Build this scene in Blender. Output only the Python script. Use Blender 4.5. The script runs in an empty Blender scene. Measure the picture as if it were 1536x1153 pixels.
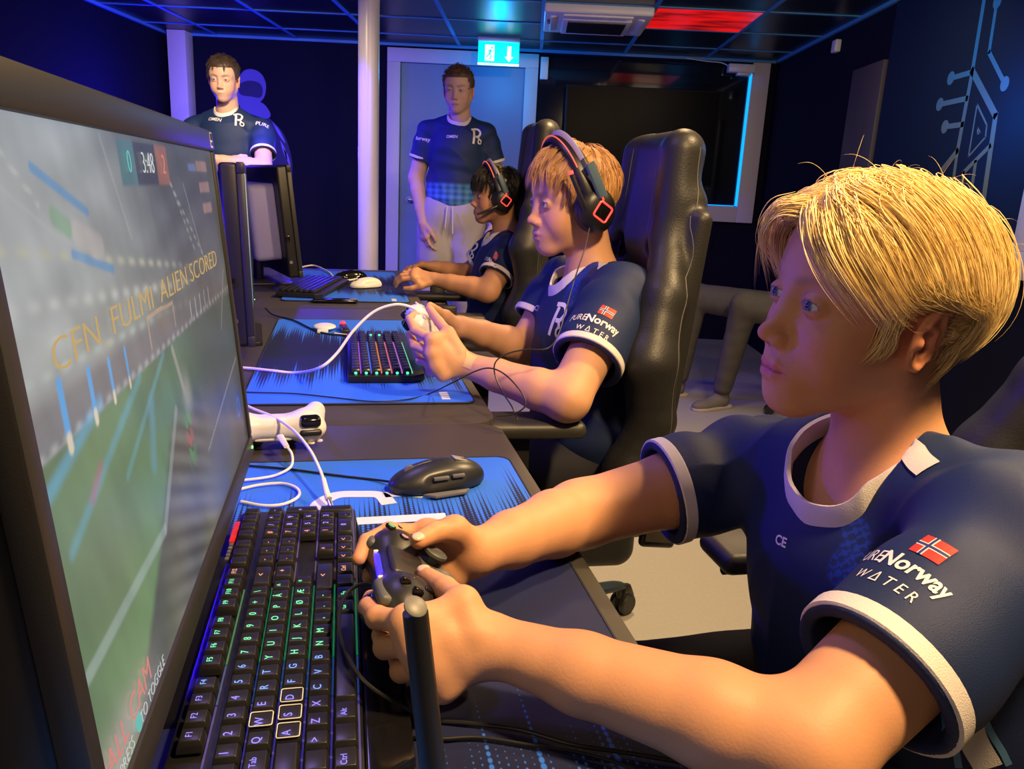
import bpy, bmesh, math, random
import numpy as np
from mathutils import Vector, Matrix, Euler
PI = math.pi
rng = np.random.default_rng(7)
scene = bpy.context.scene
COL = scene.collection
TH = .234                      # the desks stand turned by this against the room
CAMZ = 1.136

# ---------------------------------------------------------------- camera
F = 1170.; CX = 768.; CY = 576.5
_dy = np.array([801-CX, -(282-CY), -F]); _dy /= np.linalg.norm(_dy)
_b = F*F/((CY-282)+33*.05); _a = .05*_b
_up = np.array([_a, _b, F]); _up /= np.linalg.norm(_up)
_up -= _dy*np.dot(_up, _dy); _up /= np.linalg.norm(_up)
_dx = np.cross(_dy, _up)
RW = np.array([_dx, _dy, _up])            # world = RW @ camera vector
cd = bpy.data.cameras.new('camera'); cam = bpy.data.objects.new('camera', cd); COL.objects.link(cam)
cam.matrix_world = Matrix([list(RW[0])+[0], list(RW[1])+[0], list(RW[2])+[CAMZ], [0, 0, 0, 1]])
cd.sensor_width = 36; cd.sensor_fit = 'HORIZONTAL'; cd.lens = 36*F/1536; cd.clip_start = .02
scene.camera = cam

def w2d(p):
    c, s = math.cos(TH), math.sin(TH); return np.array([c*p[0]+s*p[1], -s*p[0]+c*p[1], p[2]])
def d2w(p):
    c, s = math.cos(TH), math.sin(TH); return np.array([c*p[0]-s*p[1], s*p[0]+c*p[1], p[2]])
def _ray(px, py): return RW@np.array([px-CX, -(py-CY), -F])
def wd(px, py, d): return np.array([0, 0, CAMZ])+_ray(px, py)/F*d     # world point seen at a depth
def pd(px, py, d): return w2d(wd(px, py, d))                          # the same, in desk axes
def pz(px, py, z):
    r = _ray(px, py); return w2d(np.array([0, 0, CAMZ])+r*(z-CAMZ)/r[2])

# ---------------------------------------------------------------- materials
MATS = {}
def mat(name, col, rough=.5, metal=0., emit=None, es=0., noise=0., nscale=40., bump=0., bscale=200., spec=.5,
        sss=0., sheen=0., attr=None, coat=0., alpha=1., trans=0.):
    if name in MATS: return MATS[name]
    m = bpy.data.materials.new(name); m.use_nodes = True; nt = m.node_tree; N = nt.nodes; L = nt.links
    b = N['Principled BSDF']
    b.inputs['Base Color'].default_value = (*col, 1); b.inputs['Roughness'].default_value = rough
    b.inputs['Metallic'].default_value = metal; b.inputs['Specular IOR Level'].default_value = spec
    if coat: b.inputs['Coat Weight'].default_value = coat; b.inputs['Coat Roughness'].default_value = .1
    if sss:
        b.inputs['Subsurface Weight'].default_value = sss
        b.inputs['Subsurface Radius'].default_value = (.012, .005, .003); b.inputs['Subsurface Scale'].default_value = 1.
    if sheen: b.inputs['Sheen Weight'].default_value = sheen
    if alpha < 1: b.inputs['Alpha'].default_value = alpha
    if trans: b.inputs['Transmission Weight'].default_value = trans
    if emit is not None:
        b.inputs['Emission Color'].default_value = (*emit, 1); b.inputs['Emission Strength'].default_value = es
    src = None
    if attr:
        a = N.new('ShaderNodeAttribute'); a.attribute_name = attr; src = a.outputs['Color']
        L.new(src, b.inputs['Base Color'])
    tc = None
    if noise or bump:
        tc = N.new('ShaderNodeTexCoord')
    if noise:
        n = N.new('ShaderNodeTexNoise'); n.inputs['Scale'].default_value = nscale; n.inputs['Detail'].default_value = 5
        L.new(tc.outputs['Object'], n.inputs['Vector'])
        mr = N.new('ShaderNodeMapRange'); mr.inputs['To Min'].default_value = 1-noise; mr.inputs['To Max'].default_value = 1+noise
        L.new(n.outputs['Fac'], mr.inputs['Value'])
        mx = N.new('ShaderNodeVectorMath'); mx.operation = 'SCALE'
        if src: L.new(src, mx.inputs[0])
        else: mx.inputs[0].default_value = col
        L.new(mr.outputs['Result'], mx.inputs['Scale']); L.new(mx.outputs[0], b.inputs['Base Color'])
    if bump:
        n = N.new('ShaderNodeTexNoise'); n.inputs['Scale'].default_value = bscale; n.inputs['Detail'].default_value = 3
        L.new(tc.outputs['Object'], n.inputs['Vector'])
        bp = N.new('ShaderNodeBump'); bp.inputs['Strength'].default_value = bump; bp.inputs['Distance'].default_value = .002
        L.new(n.outputs['Fac'], bp.inputs['Height']); L.new(bp.outputs['Normal'], b.inputs['Normal'])
    MATS[name] = m
    return m

# ---------------------------------------------------------------- mesh builder
class MB:
    def __init__(s): s.v = []; s.f = []; s.c = []; s.n = 0
    def add(s, v, f):
        v = np.asarray(v, float).reshape(-1, 3); s.v.append(v)
        s.f += [tuple(int(i)+s.n for i in q) for q in f]; s.n += len(v); return s
    def verts(s): return np.concatenate(s.v) if s.v else np.zeros((0, 3))
    def shift(s, d): s.v = [v+np.asarray(d, float) for v in s.v]; return s
    def xf(s, R, t=(0, 0, 0)): s.v = [v@np.asarray(R).T+np.asarray(t, float) for v in s.v]; return s
    def join(s, o): 
        s.f += [tuple(i+s.n for i in q) for q in o.f]; s.v += o.v; s.n += o.n; return s
    def box(s, lo, hi, bev=0., seg=2):
        lo = np.minimum(lo, hi); hi = np.maximum(lo, hi) if False else np.asarray(hi, float)
        return s.rbox((np.asarray(lo, float)+hi)/2, np.abs(hi-np.asarray(lo, float)), bev, seg)
    def rbox(s, c, d, bev=0., seg=2, R=None):
        """box of size d about c with bevelled edges"""
        bm = bmesh.new(); bmesh.ops.create_cube(bm, size=1)
        for v in bm.verts: v.co = Vector((v.co.x*d[0], v.co.y*d[1], v.co.z*d[2]))
        if bev > 0:
            bev = min(bev, min(d)*.49)
            bmesh.ops.bevel(bm, geom=list(bm.edges), offset=bev, segments=seg, profile=.5, affect='EDGES')
        v = np.array([x.co[:] for x in bm.verts]); bm.verts.index_update()
        f = [[q.index for q in p.verts] for p in bm.faces]; bm.free()
        if R is not None: v = v@np.asarray(R).T
        return s.add(v+np.asarray(c, float), f)
    def prism(s, poly, z0, z1, bev=0., axis='z'):
        """polygon in 2d lifted from z0 to z1 (axis: the lifted one)"""
        bm = bmesh.new(); vs = [bm.verts.new((p[0], p[1], z0)) for p in poly]; fc = bm.faces.new(vs)
        r = bmesh.ops.extrude_face_region(bm, geom=[fc])
        for e in r['geom']:
            if isinstance(e, bmesh.types.BMVert): e.co.z = z1
        bmesh.ops.recalc_face_normals(bm, faces=bm.faces)
        if bev > 0:
            ed = [e for e in bm.edges if abs(e.verts[0].co.z-e.verts[1].co.z) < 1e-9]
            bmesh.ops.bevel(bm, geom=ed, offset=bev, segments=2, profile=.5, affect='EDGES')
        bm.verts.index_update(); v = np.array([x.co[:] for x in bm.verts])
        f = [[q.index for q in p.verts] for p in bm.faces]; bm.free()
        if axis == 'x': v = v[:, [2, 0, 1]]
        if axis == 'y': v = v[:, [0, 2, 1]]; f = [q[::-1] for q in f]
        return s.add(v, f)
    def tube(s, pts, r, n=8, caps=True, smooth=0, flat=None):
        P = np.asarray(pts, float)
        r = np.full(len(P), r, float) if np.isscalar(r) else np.asarray(r, float)
        if smooth: P, r = catmull(P, r, smooth)
        T = np.gradient(P, axis=0); T /= np.linalg.norm(T, axis=1)[:, None]+1e-12
        up = np.array([0, 0, 1.]) if abs(T[0][2]) < .9 else np.array([1., 0, 0])
        U = []; u = np.cross(T[0], up); u /= np.linalg.norm(u)
        for t in T:
            u = u-t*np.dot(u, t); u /= np.linalg.norm(u)+1e-12; U.append(u)
        U = np.array(U); W = np.cross(T, U)
        a = np.arange(n)*2*PI/n
        fl = 1. if flat is None else flat
        ring = P[:, None]+r[:, None, None]*(np.cos(a)[None, :, None]*U[:, None]+fl*np.sin(a)[None, :, None]*W[:, None])
        m = len(P); f = []
        for i in range(m-1):
            for j in range(n): f.append((i*n+j, i*n+(j+1) % n, (i+1)*n+(j+1) % n, (i+1)*n+j))
        if caps: f.append(tuple(range(n))[::-1]); f.append(tuple((m-1)*n+j for j in range(n)))
        return s.add(ring.reshape(-1, 3), f)
    def lathe(s, prof, c=(0, 0, 0), n=24, R=None):
        """profile of (radius, height) turned round z"""
        a = np.arange(n)*2*PI/n; V = []
        for r_, z in prof: V.append(np.stack([r_*np.cos(a), r_*np.sin(a), np.full(n, z)], 1))
        f = []
        for i in range(len(prof)-1):
            for j in range(n): f.append((i*n+j, i*n+(j+1) % n, (i+1)*n+(j+1) % n, (i+1)*n+j))
        f.append(tuple(range(n))[::-1]); f.append(tuple((len(prof)-1)*n+j for j in range(n)))
        V = np.concatenate(V)
        if R is not None: V = V@np.asarray(R).T
        return s.add(V+np.asarray(c, float), f)
    def cyl(s, c, r, h, n=24, R=None, bev=0.):
        b = bev
        return s.lathe([(r-b, -h/2), (r, -h/2+b), (r, h/2-b), (r-b, h/2)] if b else [(r, -h/2), (r, h/2)], c, n, R)
    def ell(s, c, r, n=20, R=None):
        m = n//2; pr = []
        for i in range(1, m): pr.append((math.sin(PI*i/m), -math.cos(PI*i/m)))
        t = MB(); t.lathe(pr, (0, 0, 0), n); v = t.verts()*np.asarray(r, float)
        if R is not None: v = v@np.asarray(R).T
        return s.add(v+np.asarray(c, float), t.f)

def catmull(P, r, k):
    Q = np.vstack([2*P[0]-P[1], P, 2*P[-1]-P[-2]]); q = np.concatenate([[r[0]], r, [r[-1]]])
    o = []; ro = []
    for i in range(1, len(Q)-2):
        for j in range(k):
            t = j/k; a, b, c, d = Q[i-1], Q[i], Q[i+1], Q[i+2]
            o.append(.5*((2*b)+(c-a)*t+(2*a-5*b+4*c-d)*t*t+(-a+3*b-3*c+d)*t**3)); ro.append(q[i]*(1-t)+q[i+1]*t)
    o.append(P[-1]); ro.append(r[-1])
    return np.array(o), np.array(ro)

def mesh_from(name, v, f, smooth=True, ang=None):
    me = bpy.data.meshes.new(name)
    v = np.ascontiguousarray(v, dtype=np.float32)
    if isinstance(f, np.ndarray) and f.ndim == 2:
        k = f.shape[1]; me.vertices.add(len(v)); me.vertices.foreach_set('co', v.ravel())
        me.loops.add(f.size); me.loops.foreach_set('vertex_index', np.ascontiguousarray(f, dtype=np.int32).ravel())
        me.polygons.add(len(f)); me.polygons.foreach_set('loop_start', np.arange(0, f.size, k, dtype=np.int32))
        me.update(calc_edges=True)
    else:
        me.from_pydata([tuple(map(float, x)) for x in v], [], [list(q) for q in f]); me.update()
    if smooth:
        me.polygons.foreach_set('use_smooth', np.ones(len(me.polygons), dtype=bool))
        if ang is not None:
            try: me.set_sharp_from_angle(angle=ang)
            except Exception: pass
    return me

def rotz(a): c, s = math.cos(a), math.sin(a); return np.array([[c, -s, 0], [s, c, 0], [0, 0, 1.]])
def rotx(a): c, s = math.cos(a), math.sin(a); return np.array([[1., 0, 0], [0, c, -s], [0, s, c]])
def roty(a): c, s = math.cos(a), math.sin(a); return np.array([[c, 0, s], [0, 1., 0], [-s, 0, c]])

ORIG = {}
def thing(name, label, cat, loc=(0, 0, 0), rz=0., group=None, frame='d', kind=None):
    """an Empty at a thing's base; frame d: location given in desk axes, w: in room axes"""
    o = bpy.data.objects.new(name, None); COL.objects.link(o); o.empty_display_size = .05
    loc = np.asarray(loc, float)
    o.location = d2w(loc) if frame == 'd' else loc
    o.rotation_euler = (0, 0, rz+(TH if frame == 'd' else 0)); ORIG[o.name] = (loc, rz)
    if label: o['label'] = label; o['category'] = cat
    if group: o['group'] = group
    if kind: o['kind'] = kind
    return o
def part(name, mb, m, parent, absol=False, ang=.6, smooth=True, label=None, pbase=None):
    """one mesh object under a parent; absol: the mesh is in the frame's own axes, not the thing's"""
    if isinstance(mb, MB): v, f = mb.verts(), mb.f
    else: v, f = mb
    if absol:
        loc, rz = ORIG[(pbase or parent).name]; v = (np.asarray(v)-loc)@rotz(-rz).T
    me = mesh_from(name, v, f, smooth, ang)
    for q in (m if isinstance(m, (list, tuple)) else [m]): me.materials.append(q)
    o = bpy.data.objects.new(name, me); COL.objects.link(o)
    if parent is not None: o.parent = parent
    if label: o['label'] = label
    return o
def solo(name, mb, m, label, cat, group=None, frame='d', ang=.6, kind=None, smooth=True):
    """a thing that is one mesh, mesh given in the frame's axes; its origin goes to its base"""
    v = mb.verts(); lo, hi = v.min(0), v.max(0); loc = np.array([(lo[0]+hi[0])/2, (lo[1]+hi[1])/2, lo[2]])
    o = part(name, (v-loc, mb.f), m, None, ang=ang, smooth=smooth)
    o.location = d2w(loc) if frame == 'd' else loc
    o.rotation_euler = (0, 0, TH if frame == 'd' else 0)
    if kind: o['kind'] = kind
    if label: o['label'] = label
    if cat: o['category'] = cat
    if group: o['group'] = group
    return o
def struct(name, mb, m, frame='w', ang=.6):
    return solo(name, mb, m, None, None, frame=frame, ang=ang, kind='structure')
def copy_tree(o, parent=None):
    c = o.copy(); COL.objects.link(c)
    if parent is not None: c.parent = parent
    for ch in list(o.children): copy_tree(ch, c)
    return c
def place(o, loc, rz=0., label=None, group=None):
    o.location = d2w(loc); o.rotation_euler = (0, 0, rz+TH); ORIG[o.name] = (np.asarray(loc, float), rz)
    if label: o['label'] = label
    if group: o['group'] = group
    return o

def text_mb(txt, size, R=None, t=(0, 0, 0), ext=.0003, align='CENTER', space=1., shear=0., bold=0., sub=0, sx=1.):
    """lettering: raised glyphs lying in xy, then turned by R and moved by t"""
    cu = bpy.data.curves.new('lettering', 'FONT'); cu.body = txt; cu.size = size; cu.extrude = ext; cu.align_x = align; cu.align_y = 'CENTER'
    cu.space_character = space; cu.shear = shear; cu.offset = bold; cu.resolution_u = 3
    o = bpy.data.objects.new('lettering', cu); COL.objects.link(o)
    dg = bpy.context.evaluated_depsgraph_get(); me = bpy.data.meshes.new_from_object(o.evaluated_get(dg))
    bm = bmesh.new(); bm.from_mesh(me)
    if sub:
        for _ in range(6):
            ed = [e for e in bm.edges if e.calc_length() > sub]
            if not ed: break
            bmesh.ops.subdivide_edges(bm, edges=ed, cuts=1); bmesh.ops.triangulate(bm, faces=[q for q in bm.faces if len(q.verts) > 3])
    bm.verts.index_update()
    v = np.array([x.co[:] for x in bm.verts]).reshape(-1, 3); f = [[q.index for q in p.verts] for p in bm.faces]; bm.free()
    bpy.data.objects.remove(o); bpy.data.curves.remove(cu); bpy.data.meshes.remove(me)
    if len(v) and sx != 1.: v[:, 0] *= sx
    if R is not None: v = v@np.asarray(R).T
    m = MB(); m.add(v+np.asarray(t, float), f); return m
# ---------------------------------------------------------------- signed-distance modelling
def smin(a, b, k):
    if k <= 0: return np.minimum(a, b)
    h = np.maximum(k-np.abs(a-b), 0)/k
    return np.minimum(a, b)-h*h*k*.25
def smax(a, b, k): return -smin(-a, -b, k)
def A3(*x): return np.array(x, np.float32)
def RC(a, b, ra, rb=None):
    a = np.asarray(a, np.float32); b = np.asarray(b, np.float32); rb = ra if rb is None else rb
    ba = b-a; L = float(np.dot(ba, ba))+1e-12
    def f(p):
        pa = p-a; t = np.clip(pa@ba/L, 0, 1)
        q = pa-t[:, None]*ba
        return np.sqrt(np.einsum('ij,ij->i', q, q))-(ra+t*(rb-ra))
    return f
def EL(c, r, R=None):
    c = np.asarray(c, np.float32); r = np.asarray(r, np.float32); R = None if R is None else np.asarray(R, np.float32)
    def f(p):
        q = p-c
        if R is not None: q = q@R
        k0 = np.linalg.norm(q/r, axis=1); k1 = np.linalg.norm(q/(r*r), axis=1)
        return np.where(k1 > 1e-6, k0*(k0-1)/np.maximum(k1, 1e-6), -r.min())
    return f
def BX(c, h, rad=0., R=None):
    c = np.asarray(c, np.float32); h = np.asarray(h, np.float32)-rad
    def f(p):
        q = p-c
        if R is not None: q = q@np.asarray(R, np.float32)
        q = np.abs(q)-h
        return np.linalg.norm(np.maximum(q, 0), axis=1)+np.minimum(q.max(1), 0)-rad
    return f
def PL(c, n):
    """half space: negative behind the plane"""
    c = np.asarray(c, np.float32); n = np.asarray(n, np.float32); n = n/np.linalg.norm(n)
    return lambda p: (p-c)@n
def chain(pts, rs, k=.0):
    fs = [RC(pts[i], pts[i+1], rs[i], rs[i+1]) for i in range(len(pts)-1)]
    def f(p):
        d = fs[0](p)
        for g in fs[1:]: d = smin(d, g(p), k)
        return d
    return f
def UN(fs, k=0.):
    def f(p):
        d = fs[0](p)
        for g in fs[1:]: d = smin(d, g(p), k)
        return d
    return f
def IN(f, g, k=0.): return lambda p: smax(f(p), g(p), k)
def SUB(f, g, k=0.): return lambda p: smax(f(p), -g(p), k)
def OFF(f, d): return lambda p: f(p)-d
def XF(f, R, t, s=1.):
    """shape f given in local axes, placed: world = R @ (s*local) + t"""
    R = np.asarray(R, np.float32); t = np.asarray(t, np.float32)
    return lambda p: f(((p-t)@R)/s)*s
class Sdf:
    """ordered list of smooth unions and cuts; far ones are skipped block by block"""
    def __init__(s): s.ops = []
    def u(s, f, k=.01): s.ops.append((0, f, k)); return s
    def cut(s, f, k=.002): s.ops.append((1, f, k)); return s
    def clip(s, f, k=.002): s.ops.append((2, f, k)); return s
    def __call__(s, p):
        d = np.full(len(p), 1., np.float32)
        for t, f, k in s.ops:
            v = f(p)
            d = smin(d, v, k) if t == 0 else (smax(d, -v, k) if t == 1 else smax(d, v, k))
        return d
def tosdf(f):
    return f if isinstance(f, Sdf) else Sdf().u(f, 0)

def polygonise(S, lo, hi, h, project=2, B=14):
    """surface nets over the cells near the surface; returns vertices and quads"""
    lo = np.asarray(lo, np.float32); hi = np.asarray(hi, np.float32)
    nb = np.ceil((hi-lo)/(h*B)).astype(int); n = nb*B+1
    G = np.full(tuple(n), 1., np.float32)
    bc = np.stack(np.meshgrid(*[np.arange(m) for m in nb], indexing='ij'), -1).reshape(-1, 3)
    cen = (lo+(bc+.5)*B*h).astype(np.float32); rad = B*h*.5*math.sqrt(3)+h
    ops = S.ops; D = [op[1](cen) for op in ops]
    d = np.full(len(cen), 1., np.float32)
    for (t, f, k), v in zip(ops, D):
        d = smin(d, v, k) if t == 0 else (smax(d, -v, k) if t == 1 else smax(d, v, k))
    g1 = np.arange(B+1); loc = (np.stack(np.meshgrid(g1, g1, g1, indexing='ij'), -1).reshape(-1, 3)*h).astype(np.float32)
    for i in range(len(cen)):
        b = bc[i]*B; sl = tuple(slice(b[j], b[j]+B+1) for j in range(3))
        if abs(d[i]) > rad*1.9:
            if d[i] < 0: G[sl] = -1.
            continue
        p = loc+(lo+b*h).astype(np.float32)
        e = np.full(len(p), 1., np.float32)
        for (t, f, k), v in zip(ops, D):
            lim = rad*2.6+k+.004
            if t == 0:
                if v[i] > lim: continue
                e = smin(e, f(p), k)
            elif t == 1:
                if v[i] > lim: continue
                e = smax(e, -f(p), k)
            else:
                if v[i] < -lim: continue
                e = smax(e, f(p), k)
        G[sl] = e.reshape(B+1, B+1, B+1)
    neg = G < 0
    c = [neg[i:n[0]-1+i, j:n[1]-1+j, k:n[2]-1+k] for i in (0, 1) for j in (0, 1) for k in (0, 1)]
    cnt = sum(x.astype(np.int8) for x in c); act = (cnt > 0) & (cnt < 8)
    idx = np.argwhere(act); ids = np.full(act.shape, -1, np.int32); ids[act] = np.arange(len(idx))
    V = np.zeros((len(idx), 3), np.float64); W = np.zeros(len(idx))
    off = [(i, j, k) for i in (0, 1) for j in (0, 1) for k in (0, 1)]
    vals = np.stack([G[idx[:, 0]+o[0], idx[:, 1]+o[1], idx[:, 2]+o[2]] for o in off], 1)
    for a in range(8):
        for b in range(a+1, 8):
            if sum(abs(off[a][q]-off[b][q]) for q in range(3)) != 1: continue
            va, vb = vals[:, a], vals[:, b]; m = (va < 0) != (vb < 0)
            t = np.where(m, va/np.where(m, va-vb, 1), 0)
            P = np.array(off[a])+t[:, None]*(np.array(off[b])-np.array(off[a]))
            V[m] += P[m]; W += m
    V = (V/W[:, None]+idx)*h+lo
    Q = []
    for ax in range(3):
        s0 = [slice(None)]*3; s1 = [slice(None)]*3; s0[ax] = slice(0, -1); s1[ax] = slice(1, None)
        A, Bn = neg[tuple(s0)], neg[tuple(s1)]
        for flip, m in ((0, A & ~Bn), (1, ~A & Bn)):
            e = np.argwhere(m); o1, o2 = [(1, 2), (2, 0), (0, 1)][ax]
            ok = (e[:, o1] > 0) & (e[:, o2] > 0) & (e[:, o1] < n[o1]-1) & (e[:, o2] < n[o2]-1); e = e[ok]
            q = []
            for d1, d2 in ((-1, -1), (0, -1), (0, 0), (-1, 0)):
                g = e.copy(); g[:, o1] += d1; g[:, o2] += d2; q.append(ids[g[:, 0], g[:, 1], g[:, 2]])
            q = np.stack(q, 1)
            if flip: q = q[:, ::-1]
            Q.append(q)
    Q = np.concatenate(Q); Q = Q[(Q >= 0).all(1)]
    V = V.astype(np.float32)
    for _ in range(project):
        V = snap(S, V, 0., h*.5, 1)
    return V, Q

def grad(S, P, e):
    g = np.stack([S(P+A3(*(e*np.eye(3)[i])))-S(P-A3(*(e*np.eye(3)[i]))) for i in range(3)], 1)/(2*e)
    return g
def snap(S, P, level=0., e=.001, n=3, lim=.01):
    P = P.astype(np.float32)
    for _ in range(n):
        out = []
        for i in range(0, len(P), 60000):
            p = P[i:i+60000]; d = S(p)-level; g = grad(S, p, e); l = np.maximum((g*g).sum(1), .05)
            out.append(p-np.clip(d/l, -lim, lim)[:, None]*g)
        P = np.concatenate(out)
    return P
def colour(o, C, name='tint'):
    me = o.data; a = me.color_attributes.new(name, 'FLOAT_COLOR', 'POINT')
    C = np.concatenate([C, np.ones((len(C), 1))], 1).astype(np.float32); a.data.foreach_set('color', C.ravel())
def vnoise(p, s, seed=0):
    """smooth pseudo noise from a few sines"""
    r = np.random.default_rng(seed); o = 0
    for _ in range(5):
        k = r.normal(size=3)*s; o = o+np.sin(p@k+r.uniform(0, 6.28))
    return o/5
# ---------------------------------------------------------------- materials of the place
M_floor = mat('grey_vinyl', (.30, .29, .27), .55, noise=.10, nscale=90, bump=.05, bscale=300)
M_wall = mat('black_wall_paint', (.004, .005, .018), .8, bump=.1, bscale=120, spec=.12)
M_wall2 = mat('navy_wall_paint', (.005, .014, .045), .7, bump=.1, bscale=120, spec=.15)
M_ceil = mat('black_ceiling_tile', (.008, .010, .018), .35, noise=.2, nscale=6)
M_grid = mat('blue_lit_ceiling_bar', (.07, .30, .52), .5)  # light grey bars with the blue light put into their colour
M_frame = mat('white_painted_wood', (.62, .60, .66), .5)
M_door = mat('grey_blue_door', (.16, .26, .42), .45)
M_white = mat('white_plastic', (.75, .74, .72), .35)
M_plwhite = mat('cable_white', (.80, .78, .74), .4)
M_black = mat('black_plastic', (.012, .012, .013), .38, bump=.05, bscale=600)
M_blackg = mat('glossy_black_plastic', (.006, .006, .007), .12)
M_bezel = mat('monitor_bezel', (.021, .021, .022), .42, bump=.06, bscale=900)
M_grey = mat('mid_grey_plastic', (.13, .13, .13), .45)
M_desk = mat('charcoal_desk_top', (.050, .046, .040), .48, noise=.12, nscale=25, bump=.12, bscale=500)
M_deske = mat('desk_edge', (.030, .030, .028), .4)
M_metal = mat('black_metal', (.02, .02, .022), .35, .6)
M_chrome = mat('steel', (.6, .6, .6), .25, 1.)
M_glass = mat('dark_glass', (.004, .006, .012), .06, spec=.7)
M_leather = mat('black_leather', (.020, .020, .020), .46, bump=.25, bscale=260, spec=.4)
M_seam = mat('grey_stitching', (.09, .09, .09), .6)
M_red = mat('red_paint', (.6, .03, .02), .4)
M_cyan = mat('cyan_led_strip', (.02, .3, .6), .5, emit=(.0, .33, 1.), es=1.6)
M_sign = mat('exit_sign_green', (.0, .5, .4), .5, emit=(.0, .62, .50), es=1.6)
M_signw = mat('exit_sign_white', (.9, .9, .9), .5, emit=(.75, 1., .95), es=2.4)
M_redlit = mat('red_lit_ceiling_tile', (.3, .0, .0), .3, emit=(.75, .004, .004), es=.8, noise=0)

# ---------------------------------------------------------------- the room (room axes)
XL, XR, YB, YF, ZC = -2.87, 1.79, 6.37, -2.2, 2.155
b = MB(); b.box((XL-.1, YF-.1, -.1), (XR+.1, YB+.1, 0)); struct('floor', b, M_floor)
b = MB(); b.box((XL-.1, YF-.1, ZC), (XR+.1, YB+.1, ZC+.1)); struct('ceiling', b, M_ceil)
b = MB(); b.box((XL-.1, YF, 0), (XL, YB, ZC)); struct('wall_left', b, M_wall)
b = MB(); b.box((XL-.1, YF-.1, 0), (XR+.1, YF, ZC)); struct('wall_front', b, M_wall)
# right wall: black stretch, navy painted stretch, a brown grey panel between
b = MB(); b.box((XR, YF, 0), (XR+.1, YB, ZC)); struct('wall_right', b, M_wall)
b = MB(); b.box((XR-.012, 2.0, .95), (XR, 4.33, ZC)); struct('trim_1', b, M_wall2)
b = MB(); b.box((XR-.03, 4.345, .0), (XR, 4.75, 1.865), .004); struct('trim_2', b, mat('brown_grey_panel', (.060, .050, .055), .6))
b = MB(); b.box((XR-.03, 2.1, .90), (XR, 3.12, 1.0), .004); b.box((XR-.03, 2.87, 1.0), (XR, 2.945, 2.1), .004); b.box((XR-.03, 2.1, 2.1), (XR, 3.12, 2.155), .004)
struct('window_2', b, M_frame)
b = MB(); b.box((XR-.012, 2.12, 1.0), (XR-.004, 2.87, 2.1)); struct('window_3', b, M_glass)
# back wall with the door and the window in it
DX0, DX1, DZ = -1.07, -.115, 2.02
b = MB(); b.box((XL-.1, YB, 0), (DX0, YB+.1, ZC)); b.box((DX0, YB, DZ), (DX1, YB+.1, ZC)); b.box((DX1, YB, 0), (XR+.1, YB+.1, ZC))
struct('wall_back', b, M_wall)
b = MB(); b.box((DX0-.10, YB-.03, 0), (DX0, YB+.02, DZ), .004); b.box((DX1, YB-.03, 0), (DX1+.10, YB+.02, DZ), .004)
b.box((DX0-.10, YB-.03, DZ), (DX1+.10, YB+.02, 2.12), .004); struct('trim_3', b, M_frame)
b = MB(); b.box((DX0, YB+.02, 0), (DX1, YB+.06, DZ)); d1 = struct('door_1', b, M_door)
h = MB(); h.cyl((0, 0, 0), .026, .012, 20, rotx(PI/2)); h.tube([(0, 0, 0), (0, -.05, 0), (.02, -.055, 0), (.11, -.055, 0)], .009, 10, smooth=3)
hd = part('door_handle', h, M_chrome, d1); hd.location = (-.40, -.03, 1.0)
# interior window on the right half of the back wall: dark pane, white frame, cyan strip
b = MB(); b.box((-.02, YB-.012, 1.07), (1.60, YB-.002, 2.11)); struct('window_1', b, M_glass)
wf = MB(); wf.box((1.60, YB-.05, .95), (1.73, YB, 2.13), .004); wf.box((-.0, YB-.05, .95), (1.60, YB, 1.07), .004)
struct('trim_4', wf, M_frame)
b = MB(); b.box((1.585, YB-.045, 1.075), (1.597, YB-.012, 2.09)); b.box((1.0, YB-.045, 1.073), (1.575, YB-.014, 1.078))
solo('led_strip', b, M_cyan, 'thin cyan light strip glowing round the inside of the window frame', 'light', frame='w')
# corner column
b = MB(); b.box((-2.81, YB-.14, 0), (-2.67, YB, ZC), .006); struct('trim_5', b, mat('white_column', (.62, .60, .66), .5))
b = MB(); b.box((XL, YB-.02, 0), (DX0-.1, YB, .08)); struct('baseboard_back', b, M_wall)

# ceiling bars
gb = MB()
for x in (-2.48, -1.86, -1.24, -.62, 0., .63, 1.25): gb.box((x-.012, YF, ZC-.006), (x+.012, YB, ZC+.001))
for y in [4.78-.6*k for k in range(1, 12)]+[4.78, 5.38, 5.98]: gb.box((XL, y-.012, ZC-.0055), (XR, y+.012, ZC+.001))
gb.box((XL, YB-.02, ZC-.02), (XR, YB, ZC)); gb.box((XR-.02, YF, ZC-.02), (XR, YB, ZC)); gb.box((XL, YF, ZC-.02), (XL+.02, YB, ZC))
struct('trim_6', gb, M_grid)

# ceiling air conditioner
ac = thing('air_conditioner', 'white square ceiling air conditioner with dark slatted intake', 'air conditioner', (.315, 5.08, ZC-.055), frame='w')
b = MB(); b.rbox((0, 0, .028), (.62, .60, .05), .012, 3); part('housing', b, M_white, ac)
b = MB(); b.rbox((0, 0, -.004), (.40, .37, .02), .006, 2); part('intake_panel', b, M_white, ac)
b = MB()
for k in range(14): b.box((-.17, -.155+k*.0235, -.020), (.17, -.140+k*.0235, -.012))
part('intake_grille', b, M_black, ac)
for sx, sy, w, d in ((0, 1, .40, .045), (0, -1, .40, .045), (1, 0, .045, .40), (-1, 0, .045, .40)):
    b = MB(); b.rbox((sx*.25, sy*.245, .002), (w, d, .012), .005, 2, roty(.25*sx)@rotx(-.25*sy)); part('louvre', b, M_white, ac)
b = MB(); b.rbox((-.275, -.05, -.0), (.03, .09, .012), .003); part('sensor_window', b, M_grey, ac)
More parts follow.
